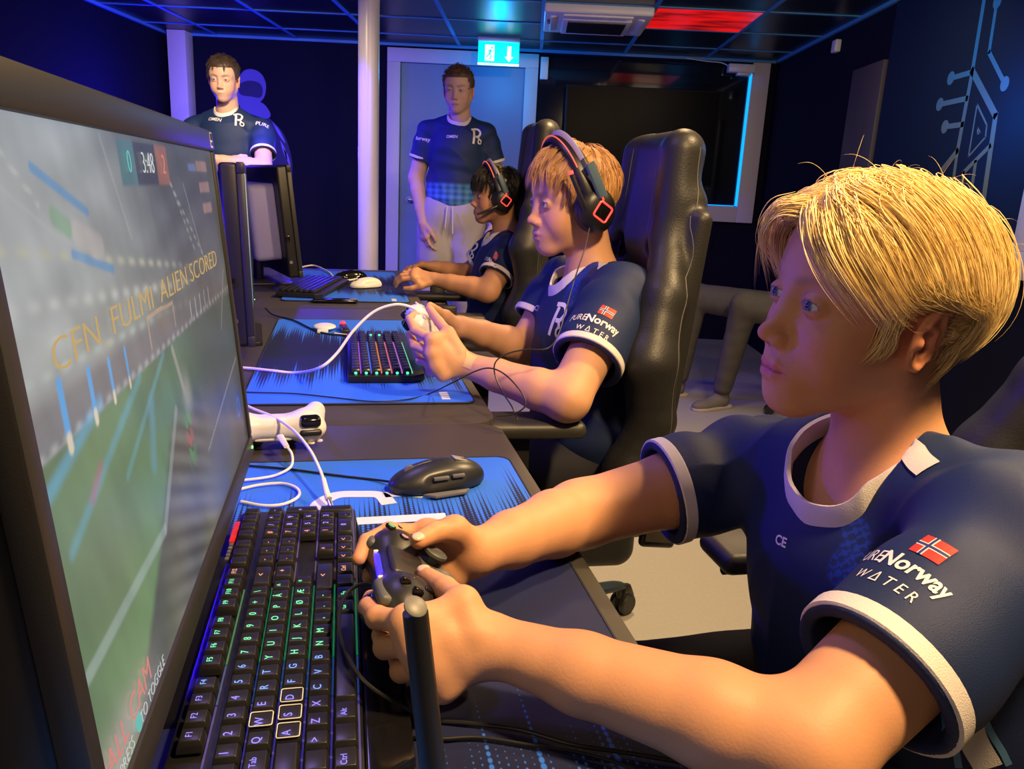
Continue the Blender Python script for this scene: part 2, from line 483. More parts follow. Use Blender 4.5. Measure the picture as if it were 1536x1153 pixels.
# red tile
rt = MB(); rt.box((.648, 4.80, ZC-.004), (1.235, 5.36, ZC+.002))
rtile = solo('ceiling_light', rt, M_redlit, 'red glowing ceiling tile beside the white air conditioner', 'light', frame='w')
nt = M_redlit.node_tree; bs = nt.nodes['Principled BSDF']; tc = nt.nodes.new('ShaderNodeTexCoord'); mp = nt.nodes.new('ShaderNodeMapping')
nz = nt.nodes.new('ShaderNodeTexNoise'); nz.inputs['Scale'].default_value = 3.; mp.inputs['Rotation'].default_value = (0, 0, .7); mp.inputs['Scale'].default_value = (1, 4, 1)
rp = nt.nodes.new('ShaderNodeValToRGB'); rp.color_ramp.elements[0].position = .35; rp.color_ramp.elements[0].color = (.10, .004, .006, 1); rp.color_ramp.elements[1].position = .62; rp.color_ramp.elements[1].color = (1, .008, .008, 1)
nt.links.new(tc.outputs['Object'], mp.inputs[0]); nt.links.new(mp.outputs[0], nz.inputs['Vector']); nt.links.new(nz.outputs['Fac'], rp.inputs[0]); nt.links.new(rp.outputs[0], bs.inputs['Emission Color'])

# exit sign hanging under the ceiling before the door
es = thing('exit_sign', 'glowing green exit sign with running figure and arrow over the door', 'sign', (-.30, 5.90, 1.965), frame='w')
b = MB(); b.rbox((0, 0, .075), (.29, .022, .15), .004); part('panel', b, M_sign, es)
b = MB(); b.rbox((0, 0, .165), (.30, .05, .03), .008); part('housing', b, M_white, es)
b = MB(); b.box((-.145, -.0125, .0), (.145, .0125, .010)); part('lower_edge', b, M_signw, es)
b = MB(); b.box((-.095, -.013, .025), (-.03, -.0112, .13)); part('door_symbol', b, M_signw, es)
b = MB(); b.tube([(-.055, -.0135, .10), (-.062, -.0135, .075)], .008, 6); b.ell((-.048, -.0135, .112), (.008, .001, .008), 10)
b.tube([(-.062, -.0135, .075), (-.05, -.0135, .055), (-.062, -.0135, .036)], .005, 6); b.tube([(-.062, -.0135, .075), (-.075, -.0135, .058), (-.086, -.0135, .05)], .005, 6)
b.tube([(-.055, -.0135, .095), (-.04, -.0135, .082)], .004, 6); b.tube([(-.057, -.0135, .097), (-.075, -.0135, .09)], .004, 6); part('running_figure', b, M_sign, es)
b = MB(); b.prism([(.045, .055), (.075, .025), (.105, .055), (.088, .055), (.088, .125), (.062, .125), (.062, .055)], -.013, -.0112, axis='y'); part('arrow', b, M_signw, es)
# small boxes on wall and ceiling
b = MB(); b.rbox((.03, YB-.03, 2.02), (.06, .05, .16), .006); solo('alarm_box', b, M_white, 'small white box on the wall right of the door frame', 'sensor box', frame='w')
b = MB(); b.rbox((1.50, YB-.09, 2.075), (.20, .08, .06), .008); b.rbox((1.52, YB-.09, 2.035), (.10, .06, .02), .004)
solo('motion_sensor', b, M_white, 'white box at the top corner of the back window', 'sensor box', frame='w')
b = MB(); b.rbox((XR-.02, 5.10, 2.05), (.035, .07, .07), .006); solo('wall_sensor', b, M_white, 'small white square sensor high on the black side wall', 'sensor box', frame='w')
b = MB(); b.tube([(1.42, YB-.06, 2.09), (1.36, YB-.03, 2.12), (1.25, YB-.03, 2.125), (1.1, YB-.03, 2.14)], .004, 6, smooth=4)
solo('sensor_cable', b, M_white, 'thin white cable running from the corner box to the ceiling', 'cable', frame='w')
# television behind the chairs
tv = thing('television', 'large switched off television on the dark back wall', 'television', (.78, YB-.16, 1.17), frame='w')
b = MB(); b.rbox((0, .0, .38), (1.16, .035, .70), .006); part('housing', b, M_black, tv)
b = MB(); b.box((-.565, -.0195, .05), (.565, -.0178, .715)); part('screen', b, mat('tv_glass', (.003, .003, .004), .30, spec=.05), tv)
b = MB(); b.rbox((.45, -.01, .015), (.12, .04, .02), .004); part('sensor_bar', b, M_black, tv)
b = MB(); b.ell((.42, -.035, .012), (.009, .006, .006), 10); part('status_light', b, M_cyan, tv)
b = MB(); b.rbox((0, .08, .35), (.3, .14, .25), .006); part('wall_bracket', b, M_metal, tv)
# sockets and cable on the sill rail
so = thing('wall_socket', 'double wall socket with a blue plug on the window rail', 'socket', (1.22, YB-.055, .975), frame='w')
b = MB(); b.rbox((0, 0, .035), (.13, .012, .065), .004); part('plate', b, M_frame, so)
b = MB(); b.rbox((-.02, -.025, .045), (.035, .04, .035), .006); part('plug', b, mat('blue_plug', (.05, .3, .6), .4), so)
b = MB(); b.cyl((.07, -.01, .04), .016, .02, 16, rotx(PI/2)); part('socket_outlet', b, M_black, so)
b = MB(); b.tube([(1.20, YB-.08, 1.0), (1.1, YB-.10, .985), (.98, YB-.08, .99), (.85, YB-.08, .985)], .004, 6, smooth=4)
b.tube([(1.20, YB-.08, 1.0), (1.26, YB-.10, .93), (1.33, YB-.09, .88), (1.35, YB-.09, .80), (1.37, YB-.09, .77), (1.33, YB-.09, .75), (1.34, YB-.09, .80)], .004, 6, smooth=4)
solo('white_cable', b, M_white, 'white cable dangling in a loop under the back window rail', 'cable', frame='w')
so2 = thing('wall_socket', 'white double socket on the rail by the right edge', 'socket', (XR-.03, 3.02, .92), rz=-PI/2, frame='w')
b = MB(); b.rbox((0, -.006, .035), (.15, .012, .07), .004); part('plate', b, M_white, so2)
for sx in (-.04, .035):
    b = MB(); b.cyl((sx, -.012, .035), .020, .004, 20, rotx(PI/2)); part('socket_outlet', b, M_frame, so2)
    b = MB(); b.cyl((sx-.006, -.015, .035), .0025, .003, 8, rotx(PI/2)); b.cyl((sx+.006, -.015, .035), .0025, .003, 8, rotx(PI/2)); part('socket_hole', b, M_black, so2)

# circuit pattern painted on the right wall
pm = mat('mural_blue_paint', (.02, .19, .42), .6, noise=.15, nscale=8)
_n = pm.node_tree; _b = _n.nodes['Principled BSDF']; _tc = _n.nodes.new('ShaderNodeNewGeometry'); _sp = _n.nodes.new('ShaderNodeSeparateXYZ')
_mr = _n.nodes.new('ShaderNodeMapRange'); _mr.inputs['From Min'].default_value = 1.25; _mr.inputs['From Max'].default_value = 1.75
_rp = _n.nodes.new('ShaderNodeValToRGB'); _rp.color_ramp.elements[0].color = (.14, .15, .09, 1); _rp.color_ramp.elements[1].color = (.015, .15, .40, 1)
_n.links.new(_tc.outputs['Position'], _sp.inputs[0]); _n.links.new(_sp.outputs['Z'], _mr.inputs['Value']); _n.links.new(_mr.outputs[0], _rp.inputs[0]); _n.links.new(_rp.outputs[0], _b.inputs['Base Color'])
def onright(px, py, x):
    r = _ray(px, py); return np.array([0, 0, CAMZ])+r*(x/r[0])
mu = MB()
def stroke(pts, w, x=XR-.0125):
    P = [onright(a, c, x) for a, c in pts]
    for i in range(len(P)-1):
        a, c = P[i], P[i+1]; d = c-a; d /= np.linalg.norm(d); q = np.cross(d, [1, 0, 0]); q /= np.linalg.norm(q)
        a = a-d*w*.3; c = c+d*w*.3
        v = [a-q*w/2, a+q*w/2, c+q*w/2, c-q*w/2]; v2 = [p-np.array([.0012, 0, 0]) for p in v]
        mu.add(v+v2, [(0, 1, 2, 3), (4, 7, 6, 5), (0, 4, 5, 1), (1, 5, 6, 2), (2, 6, 7, 3), (3, 7, 4, 0)])
CP = lambda x, y: (1380+x/2.745, y/2.745)
stroke([CP(268, -20), CP(215, 300), CP(155, 620), CP(90, 700)], .025); stroke([CP(155, 620), CP(135, 760)], .02)
stroke([CP(320, -10), CP(285, 215), CP(350, 345)], .02); stroke([CP(215, 290), CP(312, 475), CP(258, 850)], .03)
for a, c in (((205, 300), (128, 322)), ((195, 405), (82, 430)), ((178, 512), (103, 522))): stroke([CP(*a), CP(*c)], .022)
for c in ((128, 322), (82, 430), (103, 522), (350, 345), (320, 5)):
    p = onright(*CP(*c), XR-.0125); mu.cyl(p-np.array([.0008, 0, 0]), .028, .0022, 16, roty(PI/2))
stroke([CP(290, 600), CP(180, 710), CP(170, 800)], .02); stroke([CP(230, 665), CP(210, 800)], .02)
stroke([CP(236, 430), CP(276, 515), CP(270, 565), CP(200, 645), CP(236, 430)], .008); stroke([CP(238, 525), CP(248, 545), CP(238, 552), CP(238, 525)], .006)
solo('wall_mural', mu, pm, 'blue circuit line pattern painted on the navy side wall', 'mural', frame='w', smooth=False)

# mural of a diver figure on the back wall, lit blue
def onback(px, py, y=YB-.004):
    r = _ray(px, py); return np.array([0, 0, CAMZ])+r*(y/r[1])
am = thing('wall_mural', 'painted astronaut figure with round helmet on the back wall, half hidden by a man', 'mural', (-2.1, YB-.004, .2), frame='w')
M_mb = mat('mural_violet', (.10, .09, .42), .6); M_md = mat('mural_dark', (.012, .010, .09), .6); M_ml = mat('mural_lilac', (.16, .15, .62), .6)
def pblob(name, poly, m, dy):
    P = [onback(a, c, YB-.004-dy) for a, c in poly]; xy = [(p[0], p[2]) for p in P]
    k = catmull(np.array([(p[0], p[1], 0) for p in xy+[xy[0]]]), np.zeros(len(xy)+1), 5)[0][:-1]
    b = MB(); b.prism([(q[0], q[1]) for q in k], YB-.004-dy-.001, YB-.004-dy+.001, axis='y'); part(name, b, m, am, absol=True, smooth=False)
pblob('suit', [(392, 165), (405, 178), (425, 200), (437, 235), (438, 270), (430, 330), (400, 340), (380, 340), (360, 240), (362, 160)], M_md, .0)
pblob('helmet', [(356, 120), (366, 106), (380, 104), (393, 112), (399, 128), (396, 146), (385, 156), (365, 160), (352, 150)], M_mb, .002)
pblob('visor', [(358, 126), (372, 121), (388, 124), (394, 134), (391, 146), (378, 145), (360, 141)], M_md, .004)
pblob('collar', [(360, 158), (380, 152), (396, 156), (406, 172), (398, 178), (380, 172), (362, 166)], M_mb, .004)
for (a, c, d, e) in ((408, 182, 428, 215), (425, 222, 436, 250), (415, 260, 434, 262), (404, 240, 412, 290), (420, 210, 431, 240)):
    pblob('suit_fold', [(a, c), ((a+d)/2+2, (c+e)/2-2), (d, e), ((a+d)/2-1, (c+e)/2+2)], M_ml, .003)

# round white pole
po = MB(); po.cyl((0, 0, 0), .057, ZC, 40); po.shift((-.93, 4.5, ZC/2)); solo('pole', po, mat('white_pole', (.66, .63, .62), .28), 'tall round white pole standing between the desks and the door', 'pole', frame='w')

# ---------------------------------------------------------------- desks (desk axes)
def desk(y0, y1, label, x0=-.55, x1=.262, flip=False):
    t = thing('desk', label, 'desk', ((x0+x1)/2, (y0+y1)/2, 0), group=None)
    w, l = x1-x0, y1-y0; s = -1 if flip else 1
    def rr(w, l, r):
        o = []
        for cx_, cy_, a0 in ((w/2-r, l/2-r, 0), (-w/2+r, l/2-r, 1), (-w/2+r, -l/2+r, 2), (w/2-r, -l/2+r, 3)):
            for k in range(6): a = (a0+k/5)*PI/2; o.append((cx_+r*math.cos(a), cy_+r*math.sin(a)))
        return o
    b = MB(); b.prism(rr(w-.002, l-.004, .045), .712, .74, .003); part('table_top', b, M_desk, t)
    b = MB(); b.prism(rr(w, l-.002, .045), .706, .7125, .0); part('edge_band', b, M_deske, t)
    for sy in (-1, 1):
        b = MB(); b.rbox((.0, sy*(l/2-.09), .36), (.07, .05, .69), .006); part('leg', b, M_metal, t)
        b = MB(); b.rbox((.0, sy*(l/2-.09), .018), (w*.8, .06, .03), .006); part('foot', b, M_metal, t)
    b = MB(); b.rbox((0, 0, .69), (.06, l-.2, .03), .004); part('crossbar', b, M_metal, t)
    b = MB(); b.rbox((-s*(w/2-.03), 0, .55), (.02, l-.1, .30), .004); part('modesty_panel', b, M_deske, t)
    return t
desk(.05, 1.268, 'charcoal gaming desk nearest the camera, under the mechanical keyboard')
desk(1.268, 2.486, 'charcoal gaming desk in the middle of the row')
desk(2.486, 3.62, 'charcoal gaming desk at the far end of the row')
desk(1.5, 2.6, 'dark desk of the facing row, behind the middle monitor', -1.38, -.56, True)
desk(2.605, 3.7, 'dark desk of the facing row at its far end', -1.38, -.56, True)

# mouse pads
mp_ = bpy.data.materials.new('mousepad_print'); mp_.use_nodes = True; nt = mp_.node_tree; N = nt.nodes; L = nt.links; bs = N['Principled BSDF']; bs.inputs['Roughness'].default_value = .6
bs.inputs['Specular IOR Level'].default_value = .3
def mth(op, a, b=None, c=None):
    n = N.new('ShaderNodeMath'); n.operation = op
    for i, q in enumerate((a, b, c)):
        if q is None: continue
        if isinstance(q, (int, float)): n.inputs[i].default_value = q
        else: L.new(q, n.inputs[i])
    return n.outputs[0]
tc = N.new('ShaderNodeTexCoord'); sp = N.new('ShaderNodeSeparateXYZ'); L.new(tc.outputs['Object'], sp.inputs[0]); ox, oy = sp.outputs['X'], sp.outputs['Y']
def n1(scale, vec_x, w):
    c = N.new('ShaderNodeCombineXYZ'); L.new(vec_x, c.inputs[0]); c.inputs[1].default_value = w
    n = N.new('ShaderNodeTexNoise'); n.inputs['Scale'].default_value = scale; n.inputs['Detail'].default_value = 2; L.new(c.outputs[0], n.inputs['Vector']); return n.outputs['Fac']
xq = mth('DIVIDE', mth('FLOOR', mth('MULTIPLY', ox, 165.)), 165.)
edge = mth('MULTIPLY', mth('SUBTRACT', mth('ABSOLUTE', oy), .16), 3.0)                       # 0 in the middle, 1 at the short sides
lev = mth('ADD', mth('ADD', edge, mth('MULTIPLY', n1(55., xq, 0.), 1.5)), mth('MULTIPLY', n1(7., ox, 3.), .8))
lev = mth('SUBTRACT', lev, 1.12)
fx = mth('SUBTRACT', mth('FRACT', mth('MULTIPLY', ox, 165.)), .5); fy = mth('SUBTRACT', mth('FRACT', mth('MULTIPLY', mth('ADD', oy, mth('MULTIPLY', xq, .5)), 150.)), .5)
rr_ = mth('SQRT', mth('ADD', mth('MULTIPLY', fx, fx), mth('MULTIPLY', mth('MULTIPLY', fy, fy), .45)))
dot = N.new('ShaderNodeMapRange'); L.new(mth('SUBTRACT', mth('MULTIPLY', lev, 1.15), rr_), dot.inputs['Value']); dot.inputs['From Min'].default_value = -.08; dot.inputs['From Max'].default_value = .08
mix = N.new('ShaderNodeMix'); mix.data_type = 'RGBA'; mix.inputs[6].default_value = (.010, .014, .060, 1); mix.inputs[7].default_value = (.03, .16, .80, 1)
L.new(dot.outputs[0], mix.inputs[0]); L.new(mix.outputs[2], bs.inputs['Base Color'])
M_print = mp_; M_hem = mat('mousepad_hem', (.008, .009, .02), .7); M_rub = mat('mousepad_logo_white', (.62, .66, .80), .6)
def rrect(x0, x1, y0, y1, r, n=5):
    o = []
    for cx_, cy_, a0 in ((x1-r, y1-r, 0), (x0+r, y1-r, 1), (x0+r, y0+r, 2), (x1-r, y0+r, 3)):
        for k in range(n+1): a = (a0+k/n)*PI/2; o.append((cx_+r*math.cos(a), cy_+r*math.sin(a)))
    return o
def flat_stroke(pts, w, z0, z1, k=6):
    P = np.array([(p[0], p[1], 0) for p in pts], float)
    if k: P = catmull(P, np.zeros(len(P)), k)[0]
    T = np.gradient(P, axis=0); T /= np.linalg.norm(T, axis=1)[:, None]; Q = np.stack([-T[:, 1], T[:, 0], T[:, 2]], 1)
    n = len(P); V = np.concatenate([P+Q*w/2+[0, 0, z1], P-Q*w/2+[0, 0, z1], P+Q*w/2+[0, 0, z0], P-Q*w/2+[0, 0, z0]])
    f = []
    for i in range(n-1): f += [(i, n+i, n+i+1, i+1), (2*n+i, 2*n+i+1, 3*n+i+1, 3*n+i), (i, i+1, 2*n+i+1, 2*n+i), (n+i, 3*n+i, 3*n+i+1, n+i+1)]
    m = MB(); m.add(V, f); return m
for y0, y1, xo, lb in ((.185, 1.085, 0, 'blue patterned mouse pad under the nearest keyboard'), (1.385, 2.27, 0, 'blue striped mouse pad on the middle desk'), (2.625, 3.52, -.02, 'blue striped mouse pad on the farthest desk')):
    t = thing('mouse_pad', lb, 'mouse pad', (.03+xo, (y0+y1)/2, .7402))
    w, l = .42, y1-y0
    b = MB(); b.prism(rrect(-w/2, w/2, -l/2, l/2, .02), 0, .003); part('pad', b, M_print, t, smooth=False)
    b = MB(); p = rrect(-w/2, w/2, -l/2, l/2, .02); b.tube([(q[0], q[1], .0022) for q in p+[p[0]]], .0019, 6, caps=False); part('stitched_hem', b, M_hem, t)
    if y0 < 1:
        off = np.array([.03, (y0+y1)/2])
        b = MB()
        for pts, ww in (([(-.030, .872), (-.033, .90), (-.030, .93), (-.010, .955), (.02, .956), (.045, .950), (.055, .920)], .020), ([(-.035, .871), (.121, .876)], .020), ([(.050, .950), (.075, .953), (.10, .945)], .018)):
            b.join(flat_stroke([np.array(q)-off for q in pts], ww, .0032, .0036, 0 if len(pts) == 2 else 6))
        part('logo', b, M_rub, t, smooth=False)
    else:
        b = text_mb('XTRFY' if False else 'R', .03, rotz(PI/2), (.175, -l/2+.045, .0034)); 
        b = MB()
        for k in range(4): b.box((.150, -l/2+.022+k*.014, .0031), (.166, -l/2+.032+k*.014, .0035))
        part('tag_print', b, M_rub, t, smooth=False)
# ---------------------------------------------------------------- screen pictures, painted into vertex colours
def screen_mesh(name, W, H, nx, ny, painter, parent, m, x=0.):
    s, t = np.meshgrid(np.linspace(0, 1, nx), np.linspace(0, 1, ny)); s = s.ravel(); t = t.ravel()
    v = np.stack([np.full(s.size, x), (s-.5)*W, t*H], 1)
    i = (np.arange(ny-1)[:, None]*nx+np.arange(nx-1)[None, :]).ravel()
    f = np.stack([i, i+1, i+nx+1, i+nx], 1)
    o = part(name, (v, f), m, parent, ang=None); colour(o, painter(s, t), 'picture'); return o
def sm(a, b, x): t = np.clip((x-a)/(b-a), 0, 1); return t*t*(3-2*t)
def mixc(C, col, w): return C*(1-w[:, None])+np.array(col)[None]*w[:, None]
def seg(s, t, p, q, w, asp=16/9, soft=.4):
    ax = (s-p[0])*asp; ay = t-p[1]; bx = (q[0]-p[0])*asp; by = q[1]-p[1]
    k = np.clip((ax*bx+ay*by)/(bx*bx+by*by+1e-9), 0, 1); d = np.hypot(ax-k*bx, ay-k*by); return 1-sm(w*(1-soft), w*(1+soft), d)
def game(s, t):
    """arena picture: hazy stands above, green field below, a shiny dark wall at the lower right"""
    p = np.stack([s*3, t*2, 0*s], 1)
    C = np.tile(np.array([.13, .155, .165]), (len(s), 1))
    C = mixc(C, (.50, .54, .55), .95*np.exp(-((s-.02)/.35)**2-((t-.80)/.32)**2))
    C = mixc(C, (.30, .33, .28), .5*np.exp(-((s-.25)/.25)**2-((t-.66)/.10)**2))
    C = mixc(C, (.08, .11, .13), .7*np.exp(-((s-.62)/.2)**2-((t-.88)/.2)**2))
    C = mixc(C, (.20, .22, .19), .45*sm(.55, .9, s)*sm(.9, .6, t))
    st = np.abs(vnoise(np.stack([s*9+t*16, t*3, 0*s], 1), 1.3, 3)); C = C*(1-.30*st[:, None])
    C = C*(1+.16*vnoise(np.stack([s*5+t*3, t*40-s*16, 0*s], 1), 1., 5)[:, None])
    for y0, y1, c, w in ((.83, .74, (.50, .50, .36), .008), (.755, .685, (.50, .52, .50), .010), (.655, .62, (.40, .50, .45), .008)):
        yy = y0+(y1-y0)*s/.42; m = np.exp(-((t-yy)/w)**2)*sm(.75, .4, s)*(.55+.45*np.sin(s*150)); C = mixc(C, c, np.clip(m, 0, 1)*.8)
    for a, b_ in (((.55, .97), (.80, .68)), ((.60, .92), (.72, .72)), ((.02, .98), (.10, .88))):
        C = mixc(C, (.55, .56, .50), .5*seg(s, t, a, b_, .006)*(.5+.5*np.sin(t*260)))
    # rim of the arena, boards
    C = mixc(C, (.17, .17, .18), .8*sm(.545, .555, t)*sm(.64, .60, t)*sm(.9, .5, s))
    C = mixc(C, (.40, .42, .40), .8*np.exp(-((t-.553)/.007)**2)*(.5+.5*np.sin(s*210)))
    fb = .545-.012*sm(.6, 1., s)
    C0_ = np.stack([.10+.10*np.exp(-((s-.12)/.2)**2), .26+.12*np.exp(-((s-.15)/.2)**2), .14+0*s], 1)
    stripe = vnoise(np.stack([(s-.62)/(.66-t+.05)*4, t*2, 0*s], 1), 1.2, 9)
    C0_ = C0_*(1+.28*stripe[:, None]); C0_ = mixc(C0_, (.10, .16, .15), .75*sm(.45, .75, s))
    C0_ = mixc(C0_, (.24, .34, .16), .6*np.exp(-((s-.12)/.07)**2-((t-.30)/.12)**2))
    f = sm(fb+.004, fb-.004, t); C = C*(1-f[:, None])+C0_*f[:, None]*.62+.02*f[:, None]
    for a, b_, c, w in (((.0, .50), (.16, .56), (.05, .42, .75), .012), ((.03, .40), (.30, .54), (.08, .40, .55), .010), ((.20, .40), (.42, .54), (.10, .38, .45), .008),
                        ((.095, .435), (.13, .465), (.50, .08, .22), .010), ((.30, .36), (.33, .47), (.10, .35, .50), .020)):
        C = mixc(C, c, .5*seg(s, t, a, b_, w, soft=.9))
    # curved side wall of the arena
    lane = .02+.40*np.clip((t-.02)/.5, 0, 1)**.8
    wz = sm(lane+.05, lane+.10, s)*sm(.42, .30, t+.15*(s-.6)); wz = np.maximum(wz, sm(.02, .06, s-(.05+.9*t))*sm(.36, .26, t))
    Wc = np.stack([.17+.10*vnoise(np.stack([s*14, t*9, 0*s], 1), 1., 4), .17+.08*vnoise(np.stack([s*14, t*9, 0*s], 1), 1., 4), .16+.07*vnoise(np.stack([s*12, t*9, 0*s], 1), 1., 4)], 1)
    Wc = Wc*(.8+.25*np.sin((s*.7+t)*120)[:, None]*np.exp(-((s-.45)/.15)**2)[:, None])
    Wc = mixc(Wc, (.10, .14, .30), .7*np.exp(-((s-.72)/.16)**2-((t-.16)/.10)**2))
    Wc = mixc(Wc, (.05, .06, .06), .6*sm(.7, 1., s)*sm(.3, .0, t))
    C = C*(1-wz[:, None])+Wc*wz[:, None]
    C = mixc(C, (.38, .50, .48), .5*seg(s, t, (.012, .22), (.30, .215), .012)); C = mixc(C, (.40, .48, .46), .4*seg(s, t, (.30, .215), (.44, .40), .012))
    C = mixc(C, (.42, .36, .33), .8*np.exp(-((s-.06)/.09)**2-((t-.05)/.05)**2))
    # posts, goal, score box, player panels
    for x, y0, h, w in ((.071, .555, .075, .011), (.143, .557, .062, .009), (.204, .56, .05, .007), (.262, .56, .05, .006)):
        C = mixc(C, (.03, .36, .80), seg(s, t, (x, y0), (x, y0+h), w)); C = mixc(C, (.7, .6, .42), seg(s, t, (x, y0-.02), (x, y0-.008), w))
    for a, b_ in (((.37, .57), (.37, .635)), ((.37, .635), (.51, .63)), ((.51, .63), (.51, .575))): C = mixc(C, (.55, .35, .20), .8*seg(s, t, a, b_, .004))
    C = mixc(C, (.22, .18, .15), .6*seg(s, t, (.42, .60), (.47, .60), .022))
    for x in (.62, .66, .70, .74, .78): C = mixc(C, (.45, .50, .55), seg(s, t, (x, .555), (x+.003, .60), .004))
    bx = lambda x0, x1, y0, y1: (sm(x0-.003, x0+.003, s)*sm(x1+.003, x1-.003, s)*sm(y0-.004, y0+.004, t)*sm(y1+.004, y1-.004, t))
    C = mixc(C, (.05, .20, .24), .85*bx(.36, .43, .90, .99)); C = mixc(C, (.04, .06, .10), .9*bx(.43, .54, .90, .99)); C = mixc(C, (.45, .14, .08), .8*bx(.54, .61, .90, .99))
    for k in range(3): C = mixc(C, (.55, .30, .24), .8*bx(.83+.008*k, .935, .935-.062*k, .965-.062*k))
    C = mixc(C, (.15, .25, .60), .8*bx(.76, .825, .935, .955))
    for a, b_ in (((.10, .93), (.22, .86)), ((.16, .80), (.27, .755))): C = mixc(C, (.05, .28, .58), .75*seg(s, t, a, b_, .008))
    C = mixc(C, (.15, .38, .18), .6*seg(s, t, (.13, .86), (.16, .84), .016)); C = mixc(C, (.50, .45, .42), .6*seg(s, t, (.18, .83), (.24, .80), .022))
    d = np.hypot((s-.93)*16/9, t-.155); C = mixc(C, (.03, .08, .30), .8*(1-sm(.05, .06, d))); C = mixc(C, (.10, .22, .60), np.exp(-((d-.03)/.006)**2))
    # dust trail and ball
    C = mixc(C, (.42, .40, .33), .7*seg(s, t, (.47, .53), (.50, .42), .012)); C = mixc(C, (.40, .38, .33), .8*np.exp(-((s-.515)/.028)**2-((t-.40)/.05)**2))
    q = vnoise(np.stack([s*90, t*60, 0*s], 1), 1.5, 2); m = np.exp(-((s-.495)/.022)**2-((t-.305)/.065)**2)
    C = mixc(C, (.06, .50, .10), np.clip(m*(q > .1), 0, 1)); C = mixc(C, (.55, .12, .10), np.clip(m*(q < -.25), 0, 1)*.8)
    return np.clip(C, 0, 1)
_g0 = game
def game(s, t):
    C = _g0(s, t); k = vnoise(np.stack([s*26+t*9, t*7, 0*s], 1), 1.6, 12)+.6*vnoise(np.stack([s*60+t*22, t*10, 0*s], 1), 1.6, 13)
    g = C.mean(1, keepdims=True); C = (C*.80+g*.20)*(1+.13*k[:, None]); C = C*(1-.38*sm(.2, 1., s))[:, None]*.95
    for a, b_ in (((.0, .93), (.13, .83)), ((.30, .99), (.36, .80)), ((.70, .90), (.78, .70)), ((.86, .45), (.97, .62)), ((.60, .20), (.98, .31))): C = mixc(C, (.42, .44, .42), .35*seg(s, t, a, b_, .004))
    return np.clip(C, 0, 1)
def game2(s, t):
    C = np.tile(np.array([.20, .26, .33]), (len(s), 1)); n = vnoise(np.stack([s*8, t*8, 0*s], 1), 1, 4)
    C = C*(1+.5*n[:, None]); C = mixc(C, (.08, .16, .22), sm(.45, .35, t)); return np.clip(C, 0, 1)
def screen_mat(name, st):
    m = bpy.data.materials.new(name); m.use_nodes = True; nt = m.node_tree; b = nt.nodes['Principled BSDF']
    a = nt.nodes.new('ShaderNodeAttribute'); a.attribute_name = 'picture'
    b.inputs['Base Color'].default_value = (.01, .01, .01, 1); b.inputs['Roughness'].default_value = .32; b.inputs['Specular IOR Level'].default_value = .3
    nt.links.new(a.outputs['Color'], b.inputs['Emission Color']); b.inputs['Emission Strength'].default_value = st; return m
M_scr = screen_mat('lit_screen', .95)
M_scr2 = screen_mat('lit_screen_far', 1.6)
M_txt = mat('screen_text_gold', (.0, .0, .0), .5, emit=(.66, .44, .16), es=.8)
M_txtw = mat('screen_text_white', (.0, .0, .0), .5, emit=(.75, .78, .78), es=.75)
M_txtr = mat('screen_text_red', (.0, .0, .0), .5, emit=(.85, .28, .24), es=.8)
M_txtb = mat('screen_text_teal', (.0, .0, .0), .5, emit=(.15, .55, .50), es=.9)

